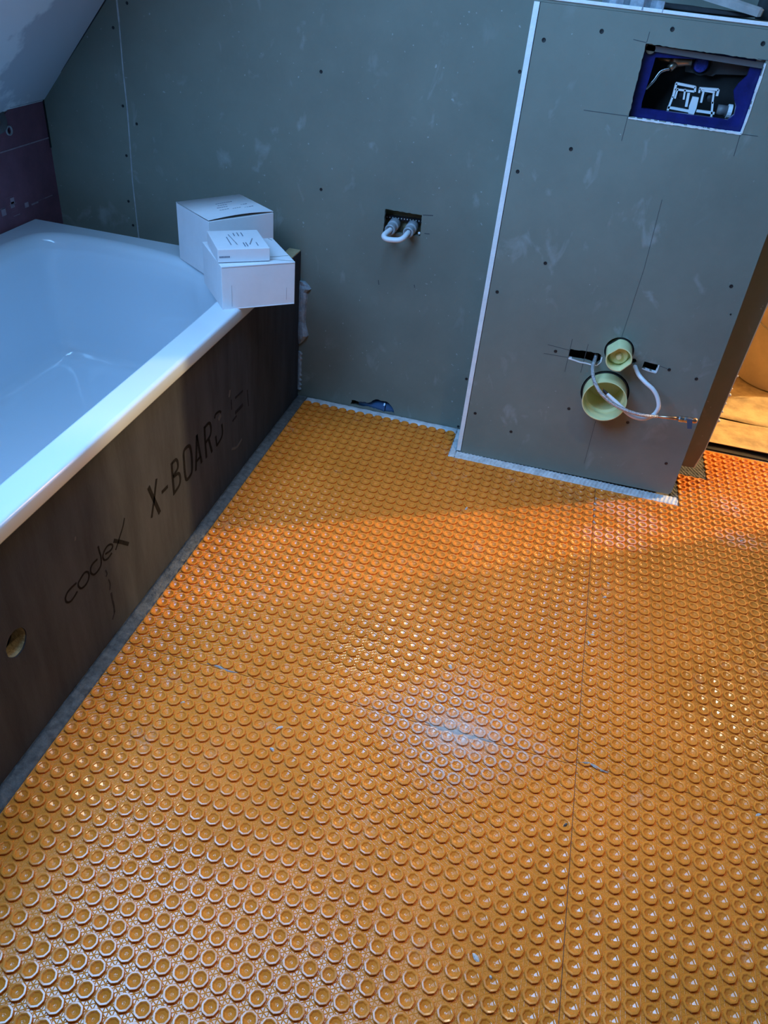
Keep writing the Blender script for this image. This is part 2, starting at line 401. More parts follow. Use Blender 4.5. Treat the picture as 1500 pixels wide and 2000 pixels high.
# left wall: pink insulation
leftmap = lambda u, v: Vector((XL, u, v))
lhole = [(0.965, .765), (.985, .792), (1.012, .790), (1.020, .770), (1.018, .735), (1.008, .725), (.985, .735), (.970, .745)]
wl = struct(plate('wall_left', [(YF, 0), (YW, 0), (YW, .80), (1.035, .80), (1.02, .775), (.955, .75), (.93, .80), (YF, .80)], [circle(1.011, .729, .0085, 14)], leftmap, Vector((-.03, 0, 0)), M_foam))
bm = bmesh.new(); add_bar(bm, (XL + .001, YW - .003, .655), (XL + .001, YW - .003, .795), .004, .004)
obj('corner_gap', bm, M_rubber_shade, wl)
bm = bmesh.new(); add_bar(bm, (XL + .002, 1.03, .785), (XL + .002, YW, .785), .005, .004)
obj('top_gap', bm, M_rubber_shade, wl)
bm = bmesh.new(); add_bar(bm, (XL + .012, YW - .001, .797), (XL + .40, YW - .001, SLZ0 + SLK * (XL + .40 - SLX0) - .004), .0045, .003)
obj('ceiling_gap', bm, M_rubber_shade, wl)
bm = bmesh.new(); add_box(bm, XL - .09, XL - .06, YF, YW + .1, 0, ZC)
obj('masonry', bm, M_darkin, wl)
bm = bmesh.new()
add_box(bm, XL, XL + .0012, .2, YW, .6805, .6835)
obj('sheet_joint', bm, M_foam_print, wl)
bm = bmesh.new()
for (u, v, w, h) in [(16, 386, 13, 5), (24, 392, 5, 14), (25, 399, 14, 5), (5, 408, 9, 5), (7, 414, 5, 18), (24, 400, 5, 14), (29, 412, 12, 5), (33, 420, 12, 4), (52, 400, 5, 12), (68, 397, 12, 8), (80, 390, 20, 8), (95, 384, 14, 7)]:
    a = onX(u - w / 2, v + h / 2, XL); b = onX(u + w / 2, v - h / 2, XL)
    add_box(bm, XL, XL + .0010, min(a.y, b.y), max(a.y, b.y), min(a.z, b.z), max(a.z, b.z))
obj('lettering', bm, M_foam_print, wl)['label'] = 'worn pale block letters printed on the pink sheet'
# pipe end in the left wall
bm = bmesh.new(); add_lathe(bm, [(.0095, -.02), (.0095, .004), (.0125, .004), (.0125, -.02)], (XL, 1.011, .729), (1, 0, 0), 20)
obj('pipe_end', bm, M_greycap, wl, True)
bm = bmesh.new(); add_tube(bm, catmull([(XL - .04, .90, .73), (XL - .005, .955, .735), (XL + .004, .985, .745), (XL - .012, 1.005, .772), (XL - .04, 1.02, .80)]), .011, 10)
obj('conduit', bm, M_greyin, wl, True)

# sloping ceiling with the roof window opening, flat ceiling, remaining walls
slmap = lambda u, v: Vector((v, u, SLZ0 + SLK * (v - SLX0)))      # u = y, v = x
wy0, wy1 = wy - .52, wy + .52; wx0, wx1 = wx - .22, wx + .22
sc = struct(plate('ceiling', [(YF, XL - .1), (YW + .01, XL - .1), (YW + .01, slope_x_top), (YF, slope_x_top)], [[(wy0, wx0), (wy1, wx0), (wy1, wx1), (wy0, wx1)], [(w2y - .52, w2x - .22), (w2y + .52, w2x - .22), (w2y + .52, w2x + .22), (w2y - .52, w2x + .22)]], slmap, -sl_n * .05, M_plaster))
bm = bmesh.new(); add_box(bm, slope_x_top - .02, XR + .05, YF, YW + .01, ZC, ZC + .05)
struct(obj('ceiling_flat', bm, M_board))
struct(box('wall_front', (XL - .1, XR + .05, YF - .06, YF, 0, ZC), M_board))
struct(box('wall_right', (XR, XR + .06, YF, YW, 0, ZC), M_board))
# roof window: lining, frame and pane
sx = Vector((1, 0, SLK)).normalized()
hw = .22 * math.sqrt(1 + SLK ** 2); hh = .52
gl = bpy.data.materials.new('clear_glass'); gl.use_nodes = True; g = gl.node_tree.nodes['Principled BSDF']
g.inputs['Transmission Weight'].default_value = 1; g.inputs['Roughness'].default_value = 0.0; g.inputs['Base Color'].default_value = (.95, .97, 1, 1)
for nm, c_, lamp in (('window_1', wc, DAY), ('window_2', w2c, DAY2)):
    MW = Matrix(((0, sx.x, -sl_n.x, c_.x), (-1, sx.y, -sl_n.y, c_.y), (0, sx.z, -sl_n.z, c_.z), (0, 0, 0, 1)))
    bm = bmesh.new()
    for (a, b, c, d) in [(-hh, hh, -hw, -hw + .04), (-hh, hh, hw - .04, hw), (-hh, -hh + .04, -hw, hw), (hh - .04, hh, -hw, hw)]:
        add_box(bm, a, b, c, d, .06, .12, M=MW)
    win = struct(obj(nm, bm, M_paintw))
    bm = bmesh.new(); add_box(bm, -hh + .04, hh - .04, -hw + .04, hw - .04, .085, .09, M=MW); obj('pane', bm, gl, win)
    lamp.location = c_ + sl_n * 0.012; lamp.data.size = 2 * hh * .96; lamp.data.size_y = 2 * hw * .96
    lamp.rotation_euler = MW.to_3x3().to_euler()

# next room
hallw = bmesh.new()
add_box(hallw, XL, 4.5, 3.55, 3.62, 0, 2.5); add_box(hallw, 4.5, 4.56, 1.1, 3.62, 0, 2.5); add_box(hallw, XL - .06, XL, 1.37, 3.62, 0, 2.5)
add_box(hallw, XR + .06, 4.56, 1.1, 1.16, 0, 2.5)
struct(obj('wall_hall', hallw, M_hall))
struct(box('ceiling_hall', (XL, 4.56, 1.1, 3.62, 2.5, 2.55), M_hall))
bm = bmesh.new(); add_box(bm, .278, 1.10, 1.385, 1.43, -.001, .0035)  # black strip laid in as the shadow under the curled paper edge
struct(obj('paper_shadow', bm, M_rubber_shade))

# ------------------------------------------------------------------ thinset beds around the mats
def bed(name, x0, x1, y0, y1, m, label, amp=.0035, comb=None, step=.006):
    if comb: step = .0026
    nx = max(2, int((x1 - x0) / step)); ny = max(2, int((y1 - y0) / step)); bm = bmesh.new(); g = []
    ph = RS.uniform(0, 6, 8)
    for i in range(nx + 1):
        row = []
        for j in range(ny + 1):
            x = x0 + (x1 - x0) * i / nx; y = y0 + (y1 - y0) * j / ny
            e = 0 if (i in (0, nx) or j in (0, ny)) else 1
            n = .5 + .25 * math.sin(x * 61 + ph[0] + 2 * math.sin(y * 43)) + .25 * math.sin(y * 77 + ph[1] + 2 * math.sin(x * 37))
            n = n * .8 + .2 * RS.rand()
            if comb:
                n = n * .3 + .7 * max(0, math.sin((x * comb[0] + y * comb[1]) * 2 * math.pi / .011))
            row.append(bm.verts.new((x + (0 if e else RS.uniform(-.0012, .0012)), y + (0 if e else RS.uniform(-.0012, .0012)), .0004 + amp * n * e)))
        g.append(row)
    for i in range(nx):
        for j in range(ny): bm.faces.new((g[i][j], g[i + 1][j], g[i + 1][j + 1], g[i][j + 1]))
    r = bmesh.ops.extrude_face_region(bm, geom=list(bm.faces))
    for v in r['geom']:
        if isinstance(v, bmesh.types.BMVert): v.co.z = -.001
    o = obj(name, bm, m, None, True); tag(o, label, 'adhesive'); return o
bed('adhesive_strip', XT + .001, -.976, -.85, YW - .001, M_groutdark, 'rough dark grey adhesive strip along the foot of the tub panel', .006)
bed('adhesive_strip', -.975, -.463, 1.150, YW - .001, M_grout, 'pale grey adhesive strip on the floor along the back wall', .004)
bed('adhesive_strip', -.4625, -.4435, 1.010, YW - .001, M_grout, 'short grey adhesive strip left of the boxing corner', .003)
bed('adhesive_strip', -.4425, .226, 1.010, 1.052, M_grout, 'pale combed adhesive strip in front of the boxing', .004, comb=(.97, -.25))
bed('adhesive_strip', .203, .2275, 1.0525, 1.186, M_groutdark, 'narrow brownish adhesive strip beside the boxing foot', .004, comb=(.9, .5))
bed('adhesive_strip', .205, .3180, 1.189, YW + .17, M_groutdark, 'brownish combed adhesive patch in the doorway corner behind the boxing', .004, comb=(.9, .5))

# ------------------------------------------------------------------ orange studded mats
P = 0.03
def stud_mesh():
    a = np.arange(16) * (2 * np.pi / 16) + np.pi / 16 * 0
    rings = []
    def ring(r, z, octo=False, mix=1.0):
        rr = np.full(16, r)
        if octo: rr = r * np.where(np.arange(16) % 2 == 0, 1.0, 1 - (1 - np.cos(np.pi / 8)) * mix)
        rings.append(np.c_[np.cos(a) * rr, np.sin(a) * rr, np.full(16, z)])
    ring(.0116, .0008, True, .5); ring(.0134, .0044, True, .6); ring(.0135, .0053, True, .6); ring(.0128, .0063, True, .6)
    ring(.0102, .0065, True, .6); ring(.0091, .0059, True, 1); ring(.0076, .0038, True, 1); ring(.0026, .0014, True, 1)
    V = np.vstack(rings + [np.array([[0, 0, .0010]])]); F = []
    n = len(rings)
    for k in range(n - 1):
        for i in range(16):
            j = (i + 1) % 16; F.append((k * 16 + i, k * 16 + j, (k + 1) * 16 + j, (k + 1) * 16 + i))
    T = [((n - 1) * 16 + i, (n - 1) * 16 + (i + 1) % 16, n * 16) for i in range(16)]
    return V, np.array(F), np.array(T)
SV, SF, ST = stud_mesh()
def inside(x, y, poly):
    c = False
    for i in range(len(poly)):
        x1, y1 = poly[i]; x2, y2 = poly[i - 1]
        if (y1 > y) != (y2 > y) and x < (x2 - x1) * (y - y1) / (y2 - y1) + x1: c = not c
    return c
def sheet(label, poly, dx=0.0, dy=0.0, group=None):
    cs = []
    for c in range(-34, 40):
        for r in range(-48, 34):
            x, y = c * P + dx, -r * P + dy
            if inside(x, y, poly): cs.append((x, y))
    cs = np.array(cs); n = len(cs)
    rot = RS.normal(0, .02, n); zs = 1 + RS.normal(0, .02, n)
    V = np.repeat(SV[None], n, 0).copy()
    V[:, :, 2] *= zs[:, None]
    V[:, :, 0] += cs[:, 0, None]; V[:, :, 1] += cs[:, 1, None]
    nv = len(SV); off = (np.arange(n) * nv)
    F = (SF[None] + off[:, None, None]).reshape(-1, 4); T = (ST[None] + off[:, None, None]).reshape(-1, 3)
    V = V.reshape(-1, 3)
    # base sheet: prism over the polygon
    bm = bmesh.new(); vs = [bm.verts.new((x, y, .001)) for x, y in poly]
    es = [bm.edges.new((vs[i], vs[(i + 1) % len(vs)])) for i in range(len(vs))]
    bmesh.ops.triangle_fill(bm, edges=es); 
    r = bmesh.ops.extrude_face_region(bm, geom=list(bm.faces))
    for v in r['geom']:
        if isinstance(v, bmesh.types.BMVert): v.co.z = -.001
    bmesh.ops.recalc_face_normals(bm, faces=bm.faces); bm.verts.index_update()
    bv = np.array([v.co for v in bm.verts]); bf = [[v.index for v in f.verts] for f in bm.faces]; bm.free()
    nV = len(V); allv = np.vstack([V, bv])
    loops = np.concatenate([F.ravel(), T.ravel(), np.array([i + nV for f in bf for i in f])])
    tot = np.concatenate([np.full(len(F), 4), np.full(len(T), 3), np.array([len(f) for f in bf])])
    st = np.concatenate([[0], np.cumsum(tot)[:-1]])
    me = bpy.data.meshes.new('underfloor_mat')
    me.vertices.add(len(allv)); me.vertices.foreach_set('co', allv.ravel().astype(np.float32))
    me.loops.add(len(loops)); me.loops.foreach_set('vertex_index', loops.astype(np.int32))
    me.polygons.add(len(tot)); me.polygons.foreach_set('loop_start', st.astype(np.int32)); me.polygons.foreach_set('loop_total', tot.astype(np.int32))
    me.update(calc_edges=True); me.validate(); me.polygons.foreach_set('use_smooth', np.zeros(len(me.polygons), bool))
    return tag(link('underfloor_mat', me, M_orange), label, 'floor mat')
g_ = .0006
sheet('orange studded mat sheet at the back left, reaching the wall', [(-.9755, .796), (-.015 - g_, .796), (-.015 - g_, 1.0095), (-.4635, 1.0095), (-.4635, 1.149), (-.9755, 1.149)])
sheet('orange studded mat sheet between tub panel and long seam, middle left', [(-.9755, .0165), (-.015 - g_, .0165), (-.015 - g_, .7945), (-.9755, .7945)])
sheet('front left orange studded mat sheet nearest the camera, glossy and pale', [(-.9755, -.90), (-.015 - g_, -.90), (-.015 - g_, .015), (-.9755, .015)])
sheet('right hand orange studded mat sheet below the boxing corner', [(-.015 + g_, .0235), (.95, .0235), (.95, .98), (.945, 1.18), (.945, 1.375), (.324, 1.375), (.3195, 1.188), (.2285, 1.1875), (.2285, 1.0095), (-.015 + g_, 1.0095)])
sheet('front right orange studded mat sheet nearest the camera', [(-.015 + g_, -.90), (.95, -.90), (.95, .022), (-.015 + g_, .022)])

# thinset smear lying in the seam, strand by the seams, chips
def lump(name, x, y, z, sx_, sy_, sz_, m, label, cat='mortar', group=None, rot=0, n=9):
    bm = bmesh.new(); ph = RS.uniform(.75, 1.25, n)
    top = [bm.verts.new((math.cos(2 * math.pi * k / n) * sx_ * ph[k] * .6, math.sin(2 * math.pi * k / n) * sy_ * ph[k] * .6, sz_)) for k in range(n)]
    bot = [bm.verts.new((math.cos(2 * math.pi * k / n) * sx_ * ph[k], math.sin(2 * math.pi * k / n) * sy_ * ph[k], 0)) for k in range(n)]
    c = bm.verts.new((0, 0, sz_ * 1.15)); 
    for k in range(n):
        bm.faces.new((bot[k], bot[(k + 1) % n], top[(k + 1) % n], top[k])); bm.faces.new((top[k], top[(k + 1) % n], c))
    bm.faces.new(bot[::-1])
    o = obj(name, bm, m); o.location = (x, y, z); o.rotation_euler = (0, 0, rot); return tag(o, label, cat, group)
M_smear = mat('mortar_smear', (0.36, 0.34, 0.32), rough=0.85, var=0.2, scale=80, bump=.4)
def smear(name, pts, wid, z, label):
    bm = bmesh.new(); pts = [Vector((*p, z)) for p in pts]; cs = catmull(pts, 5); up = []; 
    for i, p in enumerate(cs):
        t = (cs[min(i + 1, len(cs) - 1)] - cs[max(0, i - 1)]).normalized(); s = Vector((-t.y, t.x, 0)); w = wid * math.sin(math.pi * (i + .6) / (len(cs) + .2)) * RS.uniform(.7, 1.3)
        up.append([bm.verts.new(p + s * w), bm.verts.new(p + s * w * .3 + Vector((0, 0, .0022))), bm.verts.new(p - s * w * .4 + Vector((0, 0, .0018))), bm.verts.new(p - s * w)])
    for a, b in zip(up, up[1:]):
        for k in range(3): bm.faces.new((a[k], a[k + 1], b[k + 1], b[k]))
        bm.faces.new((a[3], a[0], b[0], b[3]))
    bm.faces.new(up[0]); bm.faces.new(up[-1][::-1])
    return tag(obj(name, bm, M_smear), label, 'mortar')
smear('mortar_smear', [(-.32, .022), (-.29, .016), (-.262, .020), (-.235, .014), (-.205, .018), (-.175, .016)], .0065, .0010, 'grey mortar smear in the seam at the middle of the dusty patch')
smear('mortar_smear', [(-.010, .021), (.004, .026), (.018, .024), (.032, .018), (.046, .016)], .003, .0045, 'thin pale mortar strand where the two mat seams meet')
smear('mortar_smear', [(-.79, .019), (-.765, .020), (-.745, .016), (-.72, .016)], .0028, .0014, 'small pale mortar strand in the seam near the tub panel')
for i, (x, y) in enumerate([(-.0115, .955), (-.012, .925), (-.0115, .896), (-.012, .866), (-.011, .835)]):
    lump('mortar_chip', x, y, .0009, .0022, .007, .003, M_chip, 'white mortar fleck in the long seam, ' + ['the one nearest the boxing', 'second from the boxing', 'third from the boxing', 'fourth from the boxing', 'farthest of five from the boxing'][i], 'mortar', 'mortar flecks in the long seam', rot=i)
spots = [(545, 1422, .008, 'half-ring of pale mortar on a stud left of the dusty patch, upper one'), (532, 1463, .006, 'pale mortar flake between studs left of the dusty patch, lower one'),
         (911, 993, .007, 'pale mortar flake on the mat left of the boxing shadow'), (1105, 1610, .0048, 'dark grey stone chip sitting in a stud beside the long seam'),
         (930, 1872, .008, 'grey mortar flake on a stud at the bottom middle'), (958, 1908, .004, 'tiny grey mortar flake right of the bottom middle flake'),
         (1188, 1140, .006, 'topmost mortar flake of the trail right of the long seam'), (1181, 1166, .006, 'second mortar flake of the trail right of the long seam'),
         (1157, 1240, .006, 'lower mortar flake of the trail beside the long seam'), (1150, 1256, .008, 'largest mortar flake of the trail touching the long seam'), (1163, 1203, .005, 'mortar flake at the bend of the trail right of the long seam'),
         (1448, 1056, .006, 'grey mortar spot near the right edge of the mat below the shadow line'), (1437, 992, .006, 'grey mortar spot in a stud on the brightly lit mat'),
         (358, 1372, .005, 'grey mortar dab on a stud near the tub panel'), (1482, 1592, .007, 'pale mortar flake at the right edge of the floor'), (880, 1302, .007, 'mortar flake above the dusty patch')]
for i, (u, v, s, lab) in enumerate(spots):
    p = onZ(u, v, .005); dark = 'stone' in lab
    lump('mortar_chip', p.x, p.y, .0046 if not dark else .0022, s, s * .5, .0022 if not dark else .0045, M_groutdark if dark else M_chip, lab, 'mortar', rot=RS.uniform(0, 3))

# ------------------------------------------------------------------ bathtub
ZR = .485
def chaikin(p, it=3):
    for _ in range(it):
        q = []
        for i in range(len(p)):
            a = p[i]; b = p[(i + 1) % len(p)]
            q += [(a[0] * .75 + b[0] * .25, a[1] * .75 + b[1] * .25), (a[0] * .25 + b[0] * .75, a[1] * .25 + b[1] * .75)]
        p = q
    return p
ctl = [(-1.058, -.50), (-1.058, .10), (-1.060, .66), (-1.066, .765), (-1.115, .850), (-1.200, .930), (-1.32, .975), (-1.46, .992), (-1.62, .992), (-1.705, .965), (-1.738, .90), (-1.742, .70), (-1.742, .2), (-1.742, -.50), (-1.70, -.66), (-1.40, -.69), (-1.12, -.67), (-1.065, -.60)]
ctl = chaikin(ctl, 3)
ctl = np.array(ctl)
def inset(c, d):
    n = len(c); out = []
    area_ = 0.5 * sum(c[i][0] * c[(i + 1) % n][1] - c[(i + 1) % n][0] * c[i][1] for i in range(n)); sg = 1 if area_ > 0 else -1
    for i in range(n):
        t = c[(i + 1) % n] - c[i - 1]; t = t / np.linalg.norm(t); out.append(c[i] + sg * np.array([-t[1], t[0]]) * d)
    return np.array(out)
def smooth_c(c, k=1):
    for _ in range(k): c = (np.roll(c, 1, 0) + 2 * c + np.roll(c, -1, 0)) / 4
    return c
cen = np.array([-1.41, .17])
def lip(d, zd):
    wgt = np.clip((-1.10 - ctl[:, 0]) / .08, 0, 1); c = inset(ctl, 1.0) - ctl
    return (ctl + c * (d * (1 + 2.2 * wgt))[:, None], ZR - zd * (1 + 2.0 * wgt))
loops = [lip(0, 0), lip(.0015, .0001), lip(.004, .0010), lip(.0065, .0030), lip(.009, .0070), lip(.0105, .014), (lip(.0108, 0)[0], ZR - .07)]
loops += [(smooth_c(inset(ctl, .028), 2), .36), (smooth_c(inset(ctl, .032), 3), .26)]
cb = smooth_c(inset(ctl, .036), 4)
loops.append((cb, .175))
cb2 = smooth_c(inset(ctl, .040), 5); loops.append((cb2, .138))
def shrink(c, f): return cen + (c - cen) * np.array(f)
loops += [(shrink(cb2, (.965, .985)), .120), (shrink(cb2, (.90, .96)), .110), (shrink(cb2, (.80, .92)), .106), (shrink(cb2, (.5, .6)), .103), (shrink(cb2, (.15, .2)), .101)]
bm = bmesh.new(); rings = [[bm.verts.new((x, y, (z if np.isscalar(z) else z[i_]))) for i_, (x, y) in enumerate(c)] for c, z in loops]
n = len(ctl)
for A, B in zip(rings, rings[1:]):
    for k in range(n): bm.faces.new((A[k], A[(k + 1) % n], B[(k + 1) % n], B[k]))
bm.faces.new(rings[-1])
# rim
X0, X1, Y0, Y1 = XL + .001, -.998, -.76, 1.052
def rrect(ins, r=.012, k=5):
    x0, x1, y0, y1 = X0 + ins, X1 - ins, Y0 + ins, Y1 - ins; o = []; r = max(.002, r - ins)
    for cx, cy, a0 in ((x1 - r, y1 - r, 0), (x0 + r, y1 - r, 90), (x0 + r, y0 + r, 180), (x1 - r, y0 + r, 270)):
        for i in range(k + 1): o.append((cx + r * math.cos(R(a0 + 90 * i / k)), cy + r * math.sin(R(a0 + 90 * i / k))))
    return o
outs = [(rrect(.009), ZR), (rrect(.004), ZR - .0012), (rrect(.001), ZR - .0045), (rrect(0), ZR - .009), (rrect(0), ZR - .030), (rrect(.001), ZR - .033), (rrect(.010), ZR - .033), (rrect(.012), ZR - .012)]
orr = [[bm.verts.new((x, y, z)) for x, y in c] for c, z in outs]
for A, B in zip(orr, orr[1:]):
    m_ = len(A)
    for k in range(m_): bm.faces.new((A[k], B[k], B[(k + 1) % m_], A[(k + 1) % m_]))
edges = []
for ring in (rings[0], orr[0]):
    for k in range(len(ring)):
        e = bm.edges.get((ring[k], ring[(k + 1) % len(ring)])) or bm.edges.new((ring[k], ring[(k + 1) % len(ring)])); edges.append(e)
bmesh.ops.triangle_fill(bm, edges=edges, use_beauty=True)
tubo = obj('basin', bm, M_enamel); 
me = tubo.data
for p in me.polygons: p.use_smooth = True
bm = bmesh.new(); bm.from_mesh(me)
for f in bm.faces:
    if all(abs(v.co.z - ZR) < 1e-5 for v in f.verts): f.smooth = False
bm.to_mesh(me); bm.free()
tub = thing('bathtub', (-1.4, .15, 0), 'white enamelled bathtub under the sloping ceiling behind the grey panel', 'bathtub')
# drain and feet
bm = bmesh.new(); add_lathe(bm, [(0, .003), (.018, .003), (.028, .001), (.032, 0), (.032, -.004)], (-1.40, -.42, .1035), (0, 0, 1), 32)
dr = obj('drain', bm, M_steel, None, True)
feet = []
for x in (-1.62, -1.20):
    for y in (-.45, .75):
        bm = bmesh.new(); add_lathe(bm, [(0, 0), (.03, 0), (.03, .008), (.010, .014), (.010, .080)], (x, y, 0), (0, 0, 1), 16)
        feet.append(obj('foot', bm, M_steel, None))
reparent(tub, tubo, dr, *feet)

# ------------------------------------------------------------------ tub panel with printing
pmap = lambda u, v: Vector((XT, u, v))
cz = circle(0, 0, 1, 22)
hole = [(-.230 + (.026 * a), .240 + (.027 * b)) for a, b in circle(0, 0, 1, 26, .03)]
pb = plate('board', [(-.90, 0), (YW, 0), (YW, .480), (1.056, .480), (1.056, .4505), (-.90, .4505)], [hole], pmap, Vector((-.03, 0, 0)), M_xboard)
kids = [pb]
panel = thing('tub_panel', (XT, .2, 0), 'dark grey tile backer panel with black printing in front of the bathtub', 'panel')
# foam core seen in the bored hole
bm = bmesh.new()
A = [bm.verts.new((XT - .0022, u * .999 - .230 * .001, v)) for u, v in [( -.230 + (u + .230) * .985, .240 + (v - .240) * .985) for u, v in hole]]
B = [bm.verts.new((XT - .0285, v.co.y, v.co.z)) for v in A]
for k in range(len(A)): bm.faces.new((A[k], A[(k + 1) % len(A)], B[(k + 1) % len(A)], B[k]))
M_xps = mat('foam_core', (0.36, 0.29, 0.15), rough=.95, var=.25, scale=90, bump=.8, bscale=200)
c_ = obj('foam_core', bm, M_xps); c_['label'] = 'yellowish foam core showing inside the bored hole'; kids.append(c_)
def stroke(bm, px, w, closed=False, smooth_=True):
    pts = [onX(u, v, XT) for u, v in px]
    if smooth_ and len(pts) > 2: pts = catmull(pts, 5, closed)
    if closed: pts = pts + [pts[0]]
    e = .0006; prev = None
    L_ = []
    for i, p in enumerate(pts):
        a = pts[i - 1] if i > 0 else (pts[-2] if closed else p); b = pts[i + 1] if i < len(pts) - 1 else (pts[1] if closed else p)
        t = (b - a); t.x = 0; t.normalize(); s = Vector((0, -t.z, t.y)) * w / 2
        L_.append([bm.verts.new((XT, p.y + s.y, p.z + s.z)), bm.verts.new((XT + e, p.y + s.y, p.z + s.z)), bm.verts.new((XT + e, p.y - s.y, p.z - s.z)), bm.verts.new((XT, p.y - s.y, p.z - s.z))])
    for a, b in zip(L_, L_[1:]):
        for k in range(4): bm.faces.new((a[k], a[(k + 1) % 4], b[(k + 1) % 4], b[k]))
    bm.faces.new(L_[0]); bm.faces.new(L_[-1][::-1])
def z7(p): return [(x / 5, 960 + y / 5) for x, y in p]
def z8(p): return [(260 + x / 5.769, 720 + y / 5.769) for x, y in p]
bm = bmesh.new(); w = .0042
stroke(bm, z7([(745, 892), (690, 945), (655, 990), (638, 1040), (648, 1078), (680, 1078), (712, 1045), (755, 975)]), w)
stroke(bm, z7([(778, 865), (818, 800), (850, 783), (868, 805), (862, 860), (835, 912), (795, 945), (768, 928), (764, 895)]), w, True)
stroke(bm, z7([(950, 660), (905, 705), (885, 750), (888, 795), (918, 810), (955, 775), (985, 715), (985, 640), (970, 585), (957, 535)]), w)
stroke(bm, z7([(1028, 610), (1078, 575), (1100, 535), (1085, 515), (1050, 530), (1018, 580), (1003, 635), (1018, 668), (1050, 655), (1092, 600)]), w)
stroke(bm, z7([(1215, 258), (1200, 340), (1172, 430), (1145, 520), (1128, 570)]), .0036)
stroke(bm, z7([(1110, 480), (1180, 492), (1255, 512)]), .0085, smooth_=False)
k1 = obj('lettering', bm, M_ink); k1['label'] = 'thin slanted black word codex printed on the panel'; kids.append(k1)
bm = bmesh.new(); w = .0085
stroke(bm, z8([(172, 1335), (300, 1625)]), .011, smooth_=False)
stroke(bm, z8([(262, 1240), (240, 1440), (208, 1680)]), .0075, smooth_=False)
stroke(bm, z8([(322, 1395), (390, 1325)]), w, smooth_=False)
stroke(bm, z8([(432, 1060), (446, 1240), (462, 1420)]), w, smooth_=False)
stroke(bm, z8([(436, 1070), (480, 1025), (502, 1060), (498, 1130), (446, 1215)]), w * .9)
stroke(bm, z8([(450, 1225), (510, 1180), (530, 1230), (520, 1310), (465, 1400)]), w * .9)
stroke(bm, z8([(572, 930), (628, 870), (650, 920), (662, 1040), (658, 1170), (605, 1250), (585, 1190), (574, 1060)]), w, True)
stroke(bm, z8([(716, 748), (712, 950), (706, 1150)]), w, smooth_=False)
stroke(bm, z8([(716, 748), (742, 900), (772, 1060)]), w, smooth_=False)
stroke(bm, z8([(714, 1045), (760, 985)]), w * .8, smooth_=False)
stroke(bm, z8([(802, 650), (812, 840), (826, 1005)]), w, smooth_=False)
stroke(bm, z8([(804, 665), (855, 612), (876, 660), (868, 750), (816, 835)]), w * .9)
stroke(bm, z8([(850, 790), (888, 940)]), w, smooth_=False)
stroke(bm, z8([(918, 560), (928, 515), (968, 482), (990, 492)]), w * .7)
stroke(bm, z8([(998, 625), (1006, 715), (990, 785), (942, 868)]), w * .8)
stroke(bm, z8([(930, 760), (942, 868)]), w * .8, smooth_=False)
k2 = obj('lettering', bm, M_ink); k2['label'] = 'bold slanted black words X-BOARD printed on the panel, last letter worn'; kids.append(k2)
def mk(name, px, w, m, sm=True):
    bm = bmesh.new(); stroke(bm, px, w, smooth_=sm); kids.append(obj(name, bm, m))
M_stain = mat('dark_smear', (0.022, 0.021, 0.025), rough=0.95, var=0.3, scale=90, spec=0.1)
for px, w in [(z8([(1105, 350), (1110, 460)]), .004), (z8([(1150, 330), (1235, 250)]), .006), (z8([(1150, 500), (1235, 405)]), .010), (z8([(1120, 590), (1165, 530)]), .006), (z8([(1285, 240), (1300, 420)]), .003),
              (z7([(1030, 770), (1045, 800), (1035, 830)]), .003), (z7([(1060, 860), (1075, 900), (1072, 960)]), .003), (z7([(1085, 990), (1098, 1060), (1112, 1120), (1118, 1180)]), .005), (z7([(1118, 1180), (1098, 1250)]), .003)]:
    mk('stain', px, w, M_stain)
for px, w in [(z8([(1090, 240), (1080, 320)]), .009), (z8([(1110, 905), (1170, 880), (1225, 790)]), .007), (z8([(985, 520), (960, 580)]), .012), (z7([(735, 440), (730, 480)]), .004)]:
    mk('scrape', px, w, M_scrape)
reparent(panel, *kids)
# batten closing the panel against the wall, and squeezed-out adhesive beside it
bt = box('wood_batten', (-1.046, -1.0105, 1.09, YW - .002, .4805, .4850), M_wood, bev=.001); tag(bt, 'pale wooden slip lying on the tub panel end between cartons and wall', 'batten')
bm = bmesh.new(); prof = [(.392, .016, .012), (.380, .030, .010), (.372, .034, .013), (.36, .024, .012), (.34, .024, .013), (.32, .022, .012), (.30, .023, .013), (.28, .022, .012), (.262, .020, .011), (.25, .022, .014), (.235, .029, .015), (.22, .030, .016), (.208, .024, .014), (.198, .016, .010), (.188, .008, .007), (.186, .003, .003)]
def glue(prof):
    L_ = []
    for z, w_, d in prof:
        w_ *= RS.uniform(.93, 1.07)
        L_.append([bm.verts.new((XT + x * w_, YW - y * d, z + RS.uniform(-.001, .001))) for x, y in ((0, 0), (0, .7), (.3, 1.0), (.6, 1.1), (.9, .7), (1, 0))])
    for a, b in zip(L_, L_[1:]):
        for k in range(6): bm.faces.new((a[k], a[(k + 1) % 6], b[(k + 1) % 6], b[k]))
    bm.faces.new(L_[0]); bm.faces.new(L_[-1][::-1])
glue([(z, w_, d) for z, w_, d in prof])
ad1 = tag(obj('squeezed_adhesive', bm, M_foamglue, None), 'thick ragged bead of grey adhesive in the corner of panel and wall', 'adhesive')
bm = bmesh.new(); glue([(.160 - i * .0085, .008 + .005 * abs(math.sin(i * 1.7)), .006) for i in range(17)])
tag(obj('squeezed_adhesive', bm, M_foamglue, None), 'thin bead of grey adhesive lower down in the panel corner', 'adhesive')

